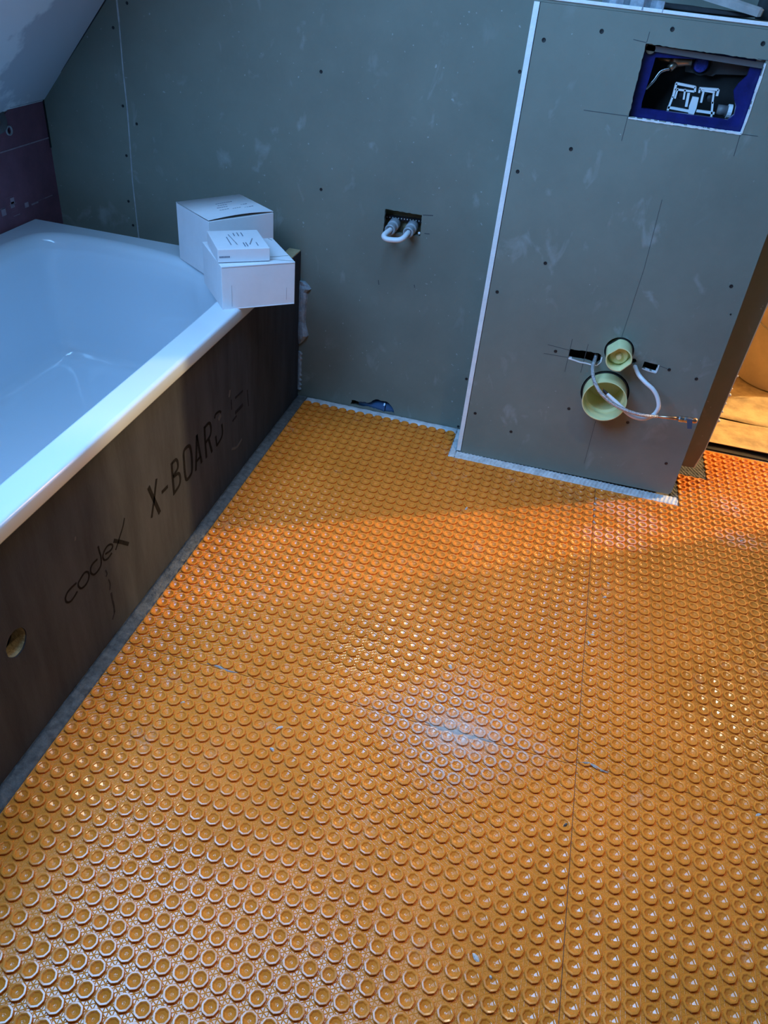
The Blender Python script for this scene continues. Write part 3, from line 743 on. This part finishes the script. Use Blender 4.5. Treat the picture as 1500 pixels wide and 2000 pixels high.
# ------------------------------------------------------------------ cartons
def carton(name, x, y, z, ang, w, d, h, label, lid_gap=0.0, side_print=False, flaps=False, prints=None, bulge=0.0):
    root = thing(name, (x, y, z), label, 'box'); root.rotation_euler = (0, 0, R(ang))
    bm = bmesh.new(); hb = h - lid_gap
    add_box(bm, 0, w, 0, d, 0, hb - .0015, bev=.0012); obj('carton_body', bm, M_carton, root)
    if lid_gap > 0:
        bm = bmesh.new()          # lid that stands up a little, showing a dark slot above the front
        n = 10
        T0 = []; B0 = []
        for i in range(n + 1):
            t = i / n; lift = lid_gap * (.15 + .85 * math.sin(math.pi * min(1, t * .9 + .05)))
            T0.append((bm.verts.new((t * w, .001, hb + lift)), bm.verts.new((t * w, d, hb + .002)))); B0.append((bm.verts.new((t * w, .001, hb + lift - .0012)), bm.verts.new((t * w, d, hb - .001))))
        for i in range(n):
            bm.faces.new((T0[i][0], T0[i + 1][0], T0[i + 1][1], T0[i][1])); bm.faces.new((B0[i][0], B0[i][1], B0[i + 1][1], B0[i + 1][0]))
            bm.faces.new((T0[i][0], B0[i][0], B0[i + 1][0], T0[i + 1][0])); bm.faces.new((T0[i][1], T0[i + 1][1], B0[i + 1][1], B0[i][1]))
        obj('lid', bm, M_carton, root, True)
        bm = bmesh.new(); add_box(bm, .003, w - .003, .0035, d - .004, hb - .0014, hb - .0004);  # liner added to give the lid slot its shadow
        obj('slot_shadow_liner', bm, M_cartonin, root)['label'] = 'brown liner standing in for the shadow under the lid'
        root.children[-1].name = 'lid_slot_shade'
    if flaps:
        bm = bmesh.new()
        bm.free()
        for a, b in (((w * .52, d * .24, h - .0014), (w * .985, d * .24, h - .0014)), ((w * .52, d * .22, h - .0014), (w * .995, d * .02, h - .0014)), ((w * .93, d * .97, h - .0014), (w * .96, d * .90, h - .0014))):
            bm = bmesh.new(); add_bar(bm, a, b, .0012, .0012, Vector((0, 0, 1))); obj('flap_seam', bm, M_cartonin, root)
        bm = bmesh.new(); add_box(bm, .003, w - .001, -.0012, .004, -.0006, .0006); obj('bottom_flap', bm, M_carton, root)
    bm = bmesh.new()
    if name == 'white_carton' and flaps:
        bm.free()
        for a, b in (((w * .13, -.0002, .006), (w * .13, -.0002, h * .55)), ((w * .88, -.0002, .012), (w * .88, -.0002, h * .4)), ((.002, -.0002, h - .004), (w - .002, -.0002, h - .004))):
            bm = bmesh.new(); add_bar(bm, a, b, .001, .0008); obj('crease', bm, M_crease, root)
    else: bm.free()
    if prints:
        bm = bmesh.new()
        for (a, b, c, e, th) in prints:      # on the top
            N = max(1, int(math.hypot(c - a, e - b) * (w + d) / 2 / .006))
            for i in range(N):
                t0, t1 = i / N, (i + .72) / N
                zt = h + (.0003 if not lid_gap else -lid_gap * .0 + .0004)
                if lid_gap: 
                    yy = (b + e) / 2; tt = (a + c) / 2; lift = lid_gap * (.15 + .85 * math.sin(math.pi * min(1, tt * .9 + .05))); zt = hb + lift * (1 - yy) + .002 * yy + .0006
                add_bar(bm, (w * (a + (c - a) * t0), d * (b + (e - b) * t0), zt), (w * (a + (c - a) * t1), d * (b + (e - b) * t1), zt), th, .0005, Vector((0, 0, 1)))
        obj('print', bm, M_print, root)['label'] = 'small grey printed lines on the lid'
    if side_print:
        bm = bmesh.new()
        for i in range(8): add_box(bm, .004 + i * .0032, .0062 + i * .0032, -.0005, .0002, .0115, .0155)
        obj('print', bm, M_print, root)['label'] = 'small dark word on the front face'
    return root
carton('white_carton', -1.033, .682, ZR, 39.4, .185, .178, .108, 'large white carton overhanging the tub corner, with a smaller box on it', flaps=True)
carton('tall_white_carton', -1.142, .852, ZR, 54.5, .195, .170, .156, 'tallest white carton, at the back by the wall, lid slightly open', lid_gap=.007,
       prints=[(.42, .62, .70, .66, .0016), (.40, .52, .56, .54, .0012), (.34, .42, .52, .44, .0016), (.72, .45, .84, .47, .0014), (.32, .30, .48, .32, .001), (.52, .30, .66, .32, .001), (.70, .30, .86, .32, .0016)])
carton('flat_white_carton', -1.047, .697, ZR + .1085, 35.5, .126, .135, .033, 'flat white carton on top of the larger one at the tub corner', side_print=True,
       prints=[(.30, .20, .30, .62, .0018), (.42, .20, .36, .75, .0012), (.55, .10, .55, .30, .002), (.60, .10, .60, .30, .002), (.47, .66, .47, .82, .002), (.55, .66, .55, .84, .002), (.63, .64, .63, .84, .002), (.66, .2, .78, .5, .0016), (.8, .12, .8, .30, .0016)])

# ------------------------------------------------------------------ boxing with the concealed cistern
bx = thing('pipe_boxing', (-.12, YB, 0), 'grey board boxing in front of the back wall with cistern opening and waste pipes', 'boxing')
PC = (-.064, .291); SC = (-.059, .418)
op = rough_poly([(-.190, 1.112), (.061, 1.109), (.061, .968), (-.187, .969)], amp=.0010)
slotL = rough_poly([(-.186, .397), (-.184, .372), (-.150, .372), (-.125, .371), (-.108, .370), (-.0985, .378), (-.101, .397), (-.110, .401), (-.135, .400)], amp=.0012)
slotR = rough_poly([(.0125, .402), (.0115, .383), (.030, .379), (.050, .377), (.0505, .400)], amp=.001)
small = circle(-.0155, .3965, .0085, 12, .15)
fb = plate('front_board', [(-.4290, .0045), (-.41, .003), (.196, .011), (.2015, .020), (.199, .30), (.196, .55), (.192, .74), (.190, 1.163), (-.4290, 1.163)],
           [op, circle(*PC, .0655, 40), circle(*SC, .0385, 36), slotL, slotR, small], wxz(YB), Vector((0, BOARD, 0)), M_board)
sb = box('side_board', (-.4430, -.4305, YB + .0008, YW - .0006, .006, 1.163), M_board)
se = box('side_board_edge', (-.4430, -.4305, YB - .0008, YB + .0016, .007, 1.163), M_core, bev=.0004); se['label'] = 'white gypsum edge of the side board, running the full height'
rb = box('right_side_board', (.178, .1900, YB + BOARD + .0005, YW - .0006, .02, 1.163), M_board)
tb = box('top_board', (-.4430, .192, YB + .001, YW - .0006, 1.1635, 1.1755), M_board)
te = box('top_board_edge', (-.4430, .192, YB - .0015, YB + .0015, 1.1690, 1.1755), M_core, bev=.0005); te['label'] = 'white gypsum front edge of the top board'
kids = [fb, sb, se, rb, tb, te]
bm = bmesh.new(); add_box(bm, -.4302, -.4288, YB - .0002, YB + .004, .006, 1.163)  # black sliver put in as the shadow between edge and front board
kids.append(obj('edge_gap_shadow', bm, M_rubber_shade))
for q in [(1062, 78), (1175, 61), (1313, 57), (1490, 85), (1115, 291), (1011, 335), (1065, 514), (971, 570), (1428, 559), (1085, 686), (1307, 722), (1360, 740), (1111, 798), (1226, 825), (998, 843), (928, 807), (1301, 905), (1427, 614 - 0)]:
    p = onY(*q, YB); s_ = screw('screw', p.x, YB, p.z, None, .0040 if q != (1427, 614) else .002); kids.append(s_)
def pm(a, b, w=.0012): kids.append(mark(None, a, b, YB, w))
pm((1293, 390), (1258, 525), .0010); pm((1258, 525), (1213, 662), .0010); pm((1163, 823), (1141, 905), .0010)
pm((1140, 215), (1228, 227)); pm((1226, 228), (1214, 275)); pm((1448, 262), (1480, 266)); pm((1446, 262), (1433, 305)); pm((1237, 77), (1262, 83)); pm((1269, 62), (1263, 83)); pm((1480, 115), (1500, 118))
pm((1118, 662), (1103, 726)); pm((1149, 672), (1134, 728)); pm((1062, 690), (1108, 698)); pm((1070, 673), (1112, 684)); pm((1286, 714), (1303, 720)); 
# torn paper / gypsum showing at the cut-outs
def rim_cut(pts, w, y0=None):
    bm = bmesh.new()
    for a, b in zip(pts, pts[1:]): add_bar(bm, (a[0], YB + .0055, a[1]), (b[0], YB + .0055, b[1]), w * RS.uniform(.7, 1.3), .0135)
    return bm
o_ = obj('cut_edge', rim_cut([(-.187 + i * .0062, .967 - .0003 * math.sin(i * 2)) for i in range(41)] + [(.062, .99), (.0625, 1.02), (.0620, 1.05), (.0625, 1.08), (.062, 1.104)], .0032), M_cut); o_['label'] = 'white cut gypsum edge of the cistern opening'; kids.append(o_)
o_ = obj('cut_edge', rim_cut([(-.184, .3705), (-.165, .3680), (-.150, .3655), (-.135, .366), (-.118, .3645), (-.105, .3655), (-.0975, .377), (-.098, .391)], .0036), M_cut); o_['label'] = 'white torn gypsum edge of the left slot'; kids.append(o_)
o_ = obj('cut_edge', rim_cut([(.012, .3815), (.030, .3778), (.0505, .376), (.0515, .389), (.0513, .400)], .0024), M_cut); o_['label'] = 'white torn gypsum edge of the right slot'; kids.append(o_)
reparent(bx, *kids)

# concealed cistern behind the opening
cs = thing('concealed_cistern', (-.06, 1.12, .95), 'dark blue framed concealed cistern seen through the opening of the boxing', 'cistern')
YI = 1.066
def q2(px, y): return [((lambda p: (p.x, p.z))(onY(1200 + u / 5, v / 5, y))) for u, v in px]
inner = q2([(400, 560), (385, 620), (330, 800), (268, 1000), (262, 1058), (500, 1088), (960, 1150), (1108, 1172), (1170, 1120), (1188, 1040), (1172, 980), (1165, 890), (1215, 820), (1300, 740), (1335, 625), (1345, 600)], YI)
outer = [(-.196, 1.120), (-.196, .960), (.068, .958), (.068, 1.118)]
kids = [plate('blue_frame', outer[::-1], [inner], wxz(YI), Vector((0, .012, 0)), M_blue)]
kids[0]['label'] = 'glossy dark blue plastic frame of the cistern opening'
bm = bmesh.new(); p0, p1 = onY(1262, 92, YI - .004), onY(1490, 128, YI - .004); add_bar(bm, p0, p1, .011, .006); kids.append(obj('top_rail', bm, M_greyin))
bm = bmesh.new(); pc = onY(1271, 95, YI - .004); add_lathe(bm, [(.0, .003), (.003, .003), (.010, .003), (.011, 0)], (pc.x, YI - .004, pc.z), (0, -1, 0), 16); kids.append(obj('corner_eyelet', bm, M_brass))
pc2 = onY(1486, 122, YI - .004); bm = bmesh.new(); add_lathe(bm, [(.0, .002), (.010, .002), (.011, 0)], (pc2.x, YI - .004, pc2.z), (0, -1, 0), 16); kids.append(obj('corner_eyelet', bm, M_greyin))
kids.append(box('tank_back', (-.215, .085, 1.165, 1.172, .90, 1.15), M_darkin))
bm = bmesh.new(); add_box(bm, -.215, .085, 1.08, 1.165, .895, .90); add_box(bm, -.215, -.208, 1.08, 1.165, .90, 1.15); add_box(bm, .078, .085, 1.08, 1.165, .90, 1.15); add_box(bm, -.215, .085, 1.08, 1.165, 1.15, 1.156)
kids.append(obj('tank_shell', bm, M_darkin))
pts = q2([(700, 470), (1330, 560), (1330, 640), (1290, 735), (990, 725), (960, 745), (690, 700)], 1.14)
kids.append(plate('tank_ledge', pts, [], wxz(1.14), Vector((0, .02, 0)), M_greyin))
# fill valve, hose and blue cap
bm = bmesh.new(); a = onY(1200 + 430 / 5, 560 / 5, 1.115); b = onY(1200 + 620 / 5, 600 / 5, 1.11); c = onY(1200 + 760 / 5, 600 / 5, 1.105)
add_tube(bm, [a, a.lerp(b, .5), b], .006, 14); add_tube(bm, [b - Vector((.012, 0, -.008)), b, b.lerp(c, .6), c], .0, 16, rfun=lambda i, n: (.012, .012, .009, .009)[i])
b2 = onY(1200 + 540 / 5, 670 / 5, 1.10); add_tube(bm, [b, b.lerp(b2, .55), b2], 0, 14, rfun=lambda i, n: (.010, .008, .008)[i])
kids.append(obj('fill_valve', bm, M_brass, None, True))
bm = bmesh.new(); h1 = onY(1200 + 450 / 5, 700 / 5, 1.10); h2 = onY(1200 + 380 / 5, 790 / 5, 1.095); h3 = onY(1200 + 300 / 5, 870 / 5, 1.09)
add_tube(bm, catmull([b2, h1, h2, h3]), .0042, 10); kids.append(obj('braided_hose', bm, M_steel, None, True))
bm = bmesh.new(); bc = onY(1200 + 845 / 5, 630 / 5, 1.115)
add_lathe(bm, [(0, .016), (.010, .016), (.0145, .014), (.016, .010), (.016, 0)], (bc.x, 1.125, bc.z), (0, -1, 0), 28)
for k in range(8):
    a_ = k * math.pi / 4; add_bar(bm, (bc.x + .003 * math.cos(a_), 1.1085, bc.z + .003 * math.sin(a_)), (bc.x + .012 * math.cos(a_), 1.1085, bc.z + .012 * math.sin(a_)), .0018, .0014)
kids.append(obj('blue_cap', bm, M_bluecap)); 
bm = bmesh.new(); add_lathe(bm, [(.019, .008), (.022, .008), (.022, -.01)], (bc.x + .003, 1.13, bc.z), (0, -1, 0), 28); kids.append(obj('cap_socket', bm, M_rubber_shade))
# white flush bracket
def wb_bars(lst, y, d, bm):
    for (u0, v0, u1, v1, w_) in lst:
        add_bar(bm, onY(1200 + u0 / 5, v0 / 5, y), onY(1200 + u1 / 5, v1 / 5, y), w_ * 1.35, d)
bm = bmesh.new()
wb_bars([(600, 812, 790, 850, .0035), (830, 862, 1015, 875, .0035), (605, 812, 570, 950, .0035), (570, 940, 520, 1075, .003), (790, 845, 785, 895, .003), (1015, 872, 1000, 935, .0035), (835, 862, 826, 905, .0026),
         (520, 1045, 730, 1085, .0035), (800, 1080, 975, 1105, .0035), (960, 990, 945, 1140, .0028), (590, 870, 780, 893, .0026), (850, 880, 980, 900, .0026), (725, 905, 700, 1040, .004), (620, 860, 590, 960, .0024), (690, 870, 675, 970, .0026), (870, 890, 845, 1000, .003), (970, 905, 955, 1010, .0026)], 1.092, .010, bm)
p4 = q2([(765, 945), (825, 955), (800, 1060), (775, 1118), (722, 1108), (730, 1040)], 1.086)
vs = [bm.verts.new((x, 1.086, z)) for x, z in p4]; f = bm.faces.new(vs); r = bmesh.ops.extrude_face_region(bm, geom=[f]); bmesh.ops.translate(bm, verts=[v for v in r['geom'] if isinstance(v, bmesh.types.BMVert)], vec=(0, .010, 0))
kids.append(obj('flush_bracket', bm, M_whitep)); kids[-1]['label'] = 'white plastic twin bracket of the flush mechanism'
bm = bmesh.new()
for (u, v) in ((645, 925), (935, 960)):
    bm = bmesh.new()
    c0 = onY(1200 + u / 5, v / 5, 1.098); add_lathe(bm, [(0, .004), (.007, .003), (.0085, 0), (.0085, -.02)], (c0.x, 1.098, c0.z), (0, -1, 0), 18)
    kids.append(obj('push_rod', bm, M_rubber_shade, None, True))
bm = bmesh.new(); c0 = onY(1200 + 1000 / 5, 1070 / 5, 1.105); c1 = onY(1200 + 1100 / 5, 1085 / 5, 1.105); add_tube(bm, [c0, c1], .011, 16); kids.append(obj('inlet_pipe', bm, M_greyin, None, True))
bm = bmesh.new(); c2 = onY(1200 + 1140 / 5, 1090 / 5, 1.105); add_tube(bm, [c1, c2], .0145, 16); kids.append(obj('pipe_nut', bm, M_whitep))
reparent(cs, *kids)

# waste socket and flush pipe socket
wp = thing('waste_pipe', (PC[0], YB, PC[1]), 'large pale green waste pipe socket low on the boxing', 'pipe')
bm = bmesh.new(); add_lathe(bm, [(.0588, -.07), (.0588, .050), (.0592, .055), (.0572, .0555), (.0558, .053), (.0555, .012), (.049, .008), (.0485, -.04), (.045, -.06), (0, -.062)], (PC[0], YB, PC[1]), (0, -1, 0), 64)
a_ = smooth_angle(obj('pipe_socket', bm, M_pvc), 40)
bm = bmesh.new(); add_lathe(bm, [(.0592, -.004), (.0592, .0015), (.0625, .0012), (.0625, -.004)], (PC[0], YB, PC[1]), (0, -1, 0), 48); b_ = obj('seal_ring', bm, M_rubber_shade)
reparent(wp, a_, b_)
fp = thing('flush_pipe', (SC[0], YB, SC[1]), 'small pale green flush pipe socket with a knobbed plug above the waste pipe', 'pipe')
def flat(a):
    # one side of the cap is cut straight
    d = math.degrees(a) % 360; out = 1.0
    for c0 in (-38, 225 - 90):
        dd = abs((d - c0 + 180) % 360 - 180)
        if dd < 30: out = min(out, math.cos(R(30)) / math.cos(R(dd)) * 1.0)
    return out
bm = bmesh.new(); add_lathe(bm, [(.0335, -.05), (.0335, .052), (.0335, .058), (.0310, .0585), (.0298, .056), (.0295, .020)], (SC[0], YB, SC[1]), (0, -1, 0), 60, flat)
a_ = smooth_angle(obj('pipe_socket', bm, M_pvc), 40)
bm = bmesh.new(); add_lathe(bm, [(.0296, .020), (.0240, .021), (.0235, .030), (.0215, .032), (.010, .032), (.0085, .040), (.006, .044), (0, .045)], (SC[0], YB, SC[1]), (0, -1, 0), 40)
b_ = smooth_angle(obj('plug', bm, M_pvc), 40)
bm = bmesh.new(); add_lathe(bm, [(.0338, -.003), (.0338, .0012), (.0360, .001), (.0360, -.003)], (SC[0], YB, SC[1]), (0, -1, 0), 40, flat); c_ = obj('seal_ring', bm, M_rubber_shade)
reparent(fp, a_, b_, c_)

def z4(lst): return [onY(1060 + u / 4.412, 620 + v / 4.412, y) for u, v, y in lst]
# braided hose with a copper tail and its coupling
hs = thing('water_hose', z4([(450, 345, YB)])[0], 'braided metal water hose from the left slot across the waste pipe', 'hose')
path = catmull(z4([(468, 300, 1.075), (455, 345, 1.050), (432, 420, 1.015), (437, 520, .990), (480, 620, .968), (560, 710, .960), (670, 780, .957), (800, 828, .960), (900, 848, .968), (985, 852, .985)]), 10)
bm = bmesh.new(); add_tube(bm, path, .0050, 14, rfun=lambda i, n: .0050 * (1 + .03 * math.sin(i * 1.5))); a_ = obj('braided_sleeve', bm, M_steel, None, True)
M_braid = mat('braided_steel', (0.62, 0.63, 0.66), rough=0.3, metal=0.85, bump=0.8, bscale=500, var=.35, scale=300); a_.data.materials[0] = M_braid
bm = bmesh.new(); tail = z4([(970, 852, .985), (1080, 862, .985), (1185, 874, .985)]); add_tube(bm, tail, .0042, 12); b_ = obj('copper_tail', bm, M_copper, None, True)
bm = bmesh.new(); cp = z4([(1170, 872, .985), (1180, 873, .985), (1200, 876, .985), (1215, 878, .985), (1230, 880, .985), (1250, 882, .985), (1262, 883, .985)])
add_tube(bm, cp, 0, 12, rfun=lambda i, n: (.0080, .0088, .0088, .0080, .0088, .0088, .0080)[i]); c_ = obj('coupling_nut', bm, M_steel)
bm = bmesh.new(); cp = z4([(1240, 881, .985), (1290, 887, .985), (1318, 890, .985), (1330, 892, .985)]); add_tube(bm, cp, 0, 14, rfun=lambda i, n: (.0072, .0076, .0074, .0050)[i]); d_ = obj('brass_end', bm, M_copper, None, True)
tt = z4([(1243, 868, .978), (1290, 876, .978), (1284, 955, .974), (1244, 952, .974)]); bm = bmesh.new(); vs = [bm.verts.new(t) for t in tt]; f = bm.faces.new(vs); r = bmesh.ops.extrude_face_region(bm, geom=[f]); bmesh.ops.translate(bm, verts=[v for v in r['geom'] if isinstance(v, bmesh.types.BMVert)], vec=(0, -.004, 0))
e_ = obj('lever', bm, mat('blue_grey_tab', (.07, .085, .13), rough=.4)); e_['label'] = 'dark blue grey tab on the coupling'
reparent(hs, a_, b_, c_, d_, e_)
# white cable
wc_ = thing('white_cable', z4([(790, 410, YB)])[0], 'white electric cable looping from beside the right slot into the waste pipe', 'cable')
path = catmull(z4([(775, 395, 1.08), (790, 410, 1.052), (825, 490, 1.022), (885, 560, 1.005), (950, 620, .995), (988, 690, .990), (998, 770, .985), (960, 835, .986), (890, 868, .982), (820, 868, .977), (745, 835, .973), (680, 775, .973), (610, 710, .982), (550, 655, .992)]), 10)
bm = bmesh.new(); add_tube(bm, path, .0056, 14, rfun=lambda i, n: .0056 if i < n - 14 else .0056 - .0012 * (i - n + 14) / 14); a_ = obj('sheath', bm, M_wcable, None, True)
bm = bmesh.new(); t0, t1, t2 = z4([(556, 660, .990), (535, 640, .995), (520, 622, .998)]); add_tube(bm, [t0, t1, t2], 0, 10, rfun=lambda i, n: (.0047, .0042, .0018)[i])
b_ = obj('cable_core', bm, M_rubber_shade); b_['label'] = 'dark stripped end of the cable'
bm = bmesh.new(); add_tube(bm, [t2, z4([(516, 612, .999)])[0]], .0016, 8); c_ = obj('copper_wire', bm, M_copper)
reparent(wc_, a_, b_, c_)

# ------------------------------------------------------------------ wall outlet with two pipe caps
wo = thing('wall_outlet', (-.712, YW, .61), 'pair of grey capped water connections joined by a white loop in the back wall', 'pipe fitting')
kids = []
bm = bmesh.new(); add_box(bm, -.80, -.63, 1.238, 1.250, .53, .70); kids.append(obj('mounting_wood', bm, M_wood))
bm = bmesh.new(); a, b = onY(680 + 505 / 6.818, 360 + 430 / 6.82, 1.222), onY(680 + 985 / 6.818, 360 + 490 / 6.82, 1.222); dd = (b - a); add_bar(bm, a - dd * .15, b + dd * .15, .0125, .004); kids.append(obj('perforated_rail', bm, M_tapeblk))
bm = bmesh.new()
for k in range(13):
    c0 = a + dd * (k + .4) / 12.4; add_lathe(bm, [(0, .001), (.0016, .001), (.002, 0)], c0 + Vector((0, -.0022, 0)), (0, -1, 0), 8)
o_ = obj('rail_hole', bm, M_whitep); o_['label'] = 'row of pale round perforations in the rail'; kids.append(o_)
def z5(u, v, y): return onY(680 + u / 6.818, 360 + v / 6.818, y)
for nm, (fu, fv), (bu, bv) in (('pipe_cap', (553, 612), (640, 500)), ('pipe_cap', (795, 648), (870, 540))):
    f_ = z5(fu, fv, 1.150); ax = Vector((f_.x, 1.235, f_.z + .004))
    d = (ax - f_); L_ = d.length
    bm = bmesh.new(); add_lathe(bm, [(.0085, .004), (.0125, .0), (.0148, .002), (.0150, .010), (.0125, .0125), (.0125, .030), (.0160, .034), (.0160, .06), (.012, .065), (.012, L_)], f_, d, 28)
    kids.append(smooth_angle(obj(nm, bm, M_greycap), 35))
    if fu == 553: f1 = f_
    else: f2 = f_
lp = catmull([f1 + Vector((0, .03, 0)), f1, z5(505, 650, 1.130), z5(475, 690, 1.118), z5(510, 728, 1.112), z5(600, 742, 1.112), z5(680, 740, 1.113), z5(735, 715, 1.120), z5(775, 672, 1.135), f2, f2 + Vector((0, .03, 0))], 8)
bm = bmesh.new(); add_tube(bm, lp, .0072, 16); o_ = obj('loop_pipe', bm, M_wcable, None, True); o_['label'] = 'white looped test pipe joining both caps'; kids.append(o_)
bm = bmesh.new(); c0 = z5(945, 650, 1.185); add_lathe(bm, [(0, .004), (.003, .003), (.0038, 0), (.003, -.004)], c0, (0.2, -1, .3), 10); kids.append(obj('screw_tip', bm, M_whitep))
reparent(wo, *kids)
# shiny drain pipe in the ragged hole at the foot of the wall
dp = thing('drain_pipe', (-.722, 1.21, 0), 'shiny blue grey drain pipe in the ragged hole at the foot of the back wall', 'pipe')
bm = bmesh.new(); add_tube(bm, [(-.80, 1.222, .008), (-.735, 1.212, .012), (-.715, 1.212, .013)], 0, 20, rfun=lambda i, n: (.020, .020, .024)[i]); add_tube(bm, [(-.713, 1.212, .012), (-.66, 1.222, .008)], .0215, 20)
a_ = smooth_angle(obj('pipe', bm, M_pipeblue), 40)
bm = bmesh.new(); add_tube(bm, [(-.716, 1.212, .013), (-.711, 1.212, .013)], .0262, 20); b_ = obj('pipe_collar', bm, M_pipeblue)
reparent(dp, a_, b_)

# ------------------------------------------------------------------ things on the boxing
ZT = 1.1755
bm = bmesh.new()
a, b = Vector((-.19, 1.118, 1.222)), Vector((.026, 1.066, 1.188))
sec = [(-.010, -.008), (.010, -.008), (.010, .006), (.004, .010), (-.010, .010)]
t = (b - a).normalized(); s = t.cross(Vector((0, 0, 1))).normalized(); u_ = s.cross(t)
ends = []
for p_, k in ((a, 1.0), (a.lerp(b, .55), 1.0), (a.lerp(b, .75), .95), (b - t * .006, .9), (b, .65)): ends.append([bm.verts.new(p_ + s * x * 1.5 * k + u_ * y * k) for x, y in sec])
for A, B in zip(ends, ends[1:]):
    for k in range(5): bm.faces.new((A[k], A[(k + 1) % 5], B[(k + 1) % 5], B[k]))
bm.faces.new(ends[0]); bm.faces.new(ends[-1][::-1])
tag(obj('tilted_board', bm, M_plank), 'weathered grey wooden slat lying tilted on top of the boxing', 'wood')
bm = bmesh.new(); add_lathe(bm, [(0, 0), (.045, .0), (.052, .005), (.05, .012), (.04, .018), (.02, .02), (0, .02)], (-.118, 1.10, ZT), (0, 0, 1), 18)
bmesh.ops.scale(bm, verts=bm.verts, vec=(2.7, .78, .45), space=Matrix.Translation((.118, -1.10, -ZT)))  # cloth widened so its black fills the shadow under the slat
for v in bm.verts: v.co += Vector((RS.uniform(-.004, .004), RS.uniform(-.003, .003), RS.uniform(0, .002)))
tag(obj('cloth_and_shade', bm, M_dark, None, True), 'crumpled black cloth, stretched to act as the shadow under the slat on top of the boxing', 'cloth')
bm = bmesh.new()
for i in range(9):
    x = -.30 + i * .014; add_bar(bm, (x, 1.050 + .006 * math.sin(i * 1.9), ZT + .002 + .003 * abs(math.sin(i * 1.3))), (x + .016, 1.050 + .006 * math.sin((i + 1) * 1.9), ZT + .002 + .003 * abs(math.sin((i + 1) * 1.3))), .003, .020, Vector((0, 0, 1)))
tag(obj('plastic_film', bm, M_film), 'crumpled grey plastic film at the front edge of the boxing top', 'film')
bm = bmesh.new(); add_tube(bm, catmull([(-.05, 1.13, ZT + .050), (-.045, 1.10, ZT + .038), (-.042, 1.085, ZT + .028)]), .011, 14); tag(obj('yellow_handle', bm, M_yellow, None, True), 'yellowish handle end resting on the grey slat', 'tool')
bm = bmesh.new(); add_lathe(bm, [(0, 0), (.036, 0), (.040, .006), (.040, .05), (.034, .056), (.030, .05), (.028, .012), (0, .010)], (.060, 1.125, ZT), (0, 0, 1), 32)
tag(smooth_angle(obj('black_pot', bm, M_dark), 40), 'small round black pot at the right end of the boxing top', 'pot')

# ------------------------------------------------------------------ the next room: floor paper and bucket
def paper(label, x0, x1, y0, y1, seed, curl):
    rs = np.random.RandomState(seed); bm = bmesh.new(); nx, ny = 44, 26; g = []; ph = rs.uniform(0, 6, 6)
    for i in range(nx + 1):
        row = []
        for j in range(ny + 1):
            x = x0 + (x1 - x0) * i / nx; y = y0 + (y1 - y0) * j / ny
            z = .004 + .0035 * (1 + math.sin(x * 14 + ph[0] + 1.5 * math.sin(y * 9)) * .6 + math.sin(y * 19 + ph[1]) * .4) + rs.uniform(0, .0008)
            if j < 4: z += curl * (1 - j / 4) ** 1.5 * (1 + .35 * math.sin(x * 9 + ph[2])); 
            yy = y + (.006 * math.sin(x * 11 + ph[3]) if j == 0 else 0)
            row.append(bm.verts.new((x, yy, z)))
        g.append(row)
    for i in range(nx):
        for j in range(ny): bm.faces.new((g[i][j], g[i + 1][j], g[i + 1][j + 1], g[i][j + 1]))
    r = bmesh.ops.extrude_face_region(bm, geom=list(bm.faces)); bmesh.ops.translate(bm, verts=[v for v in r['geom'] if isinstance(v, bmesh.types.BMVert)], vec=(0, 0, -.0012))
    return tag(obj('floor_paper', bm, M_paper, None, True), label, 'floor covering')
paper('front sheet of crumpled brown floor paper in the doorway', .14, 1.9, 1.405, 1.612, 3, .012)
paper('rear sheet of brown floor paper under the bucket', .12, 1.9, 1.618, 2.45, 5, .003)
bk = thing('bucket', (.640, 2.045, .012), 'beige plastic bucket standing on the brown paper in the next room', 'bucket')
bm = bmesh.new(); add_lathe(bm, [(0, .004), (.150, .004), (.153, 0), (.158, .01), (.186, .285), (.186, .30), (.181, .30), (.155, .012), (0, .010)], (.640, 2.045, .012), (0, 0, 1), 56); a_ = smooth_angle(obj('bucket_body', bm, M_bucket), 40)
bm = bmesh.new(); add_lathe(bm, [(.186, .262), (.194, .264), (.195, .300), (.189, .306), (.182, .303)], (.640, 2.045, .012), (0, 0, 1), 56); b_ = smooth_angle(obj('bucket_rim', bm, M_bucket), 40)
bm = bmesh.new(); add_tube(bm, [(.640 + .196 * math.cos(a), 2.045 + .196 * math.sin(a) * .98, .012 + .27 - .06 * math.sin(max(0, math.pi * k / 20))) for k, a in enumerate(np.linspace(math.pi * 1.05, math.pi * 1.95, 21))], .0022, 8)
c_ = obj('bucket_handle', bm, M_steel, None, True)
reparent(bk, a_, b_, c_)
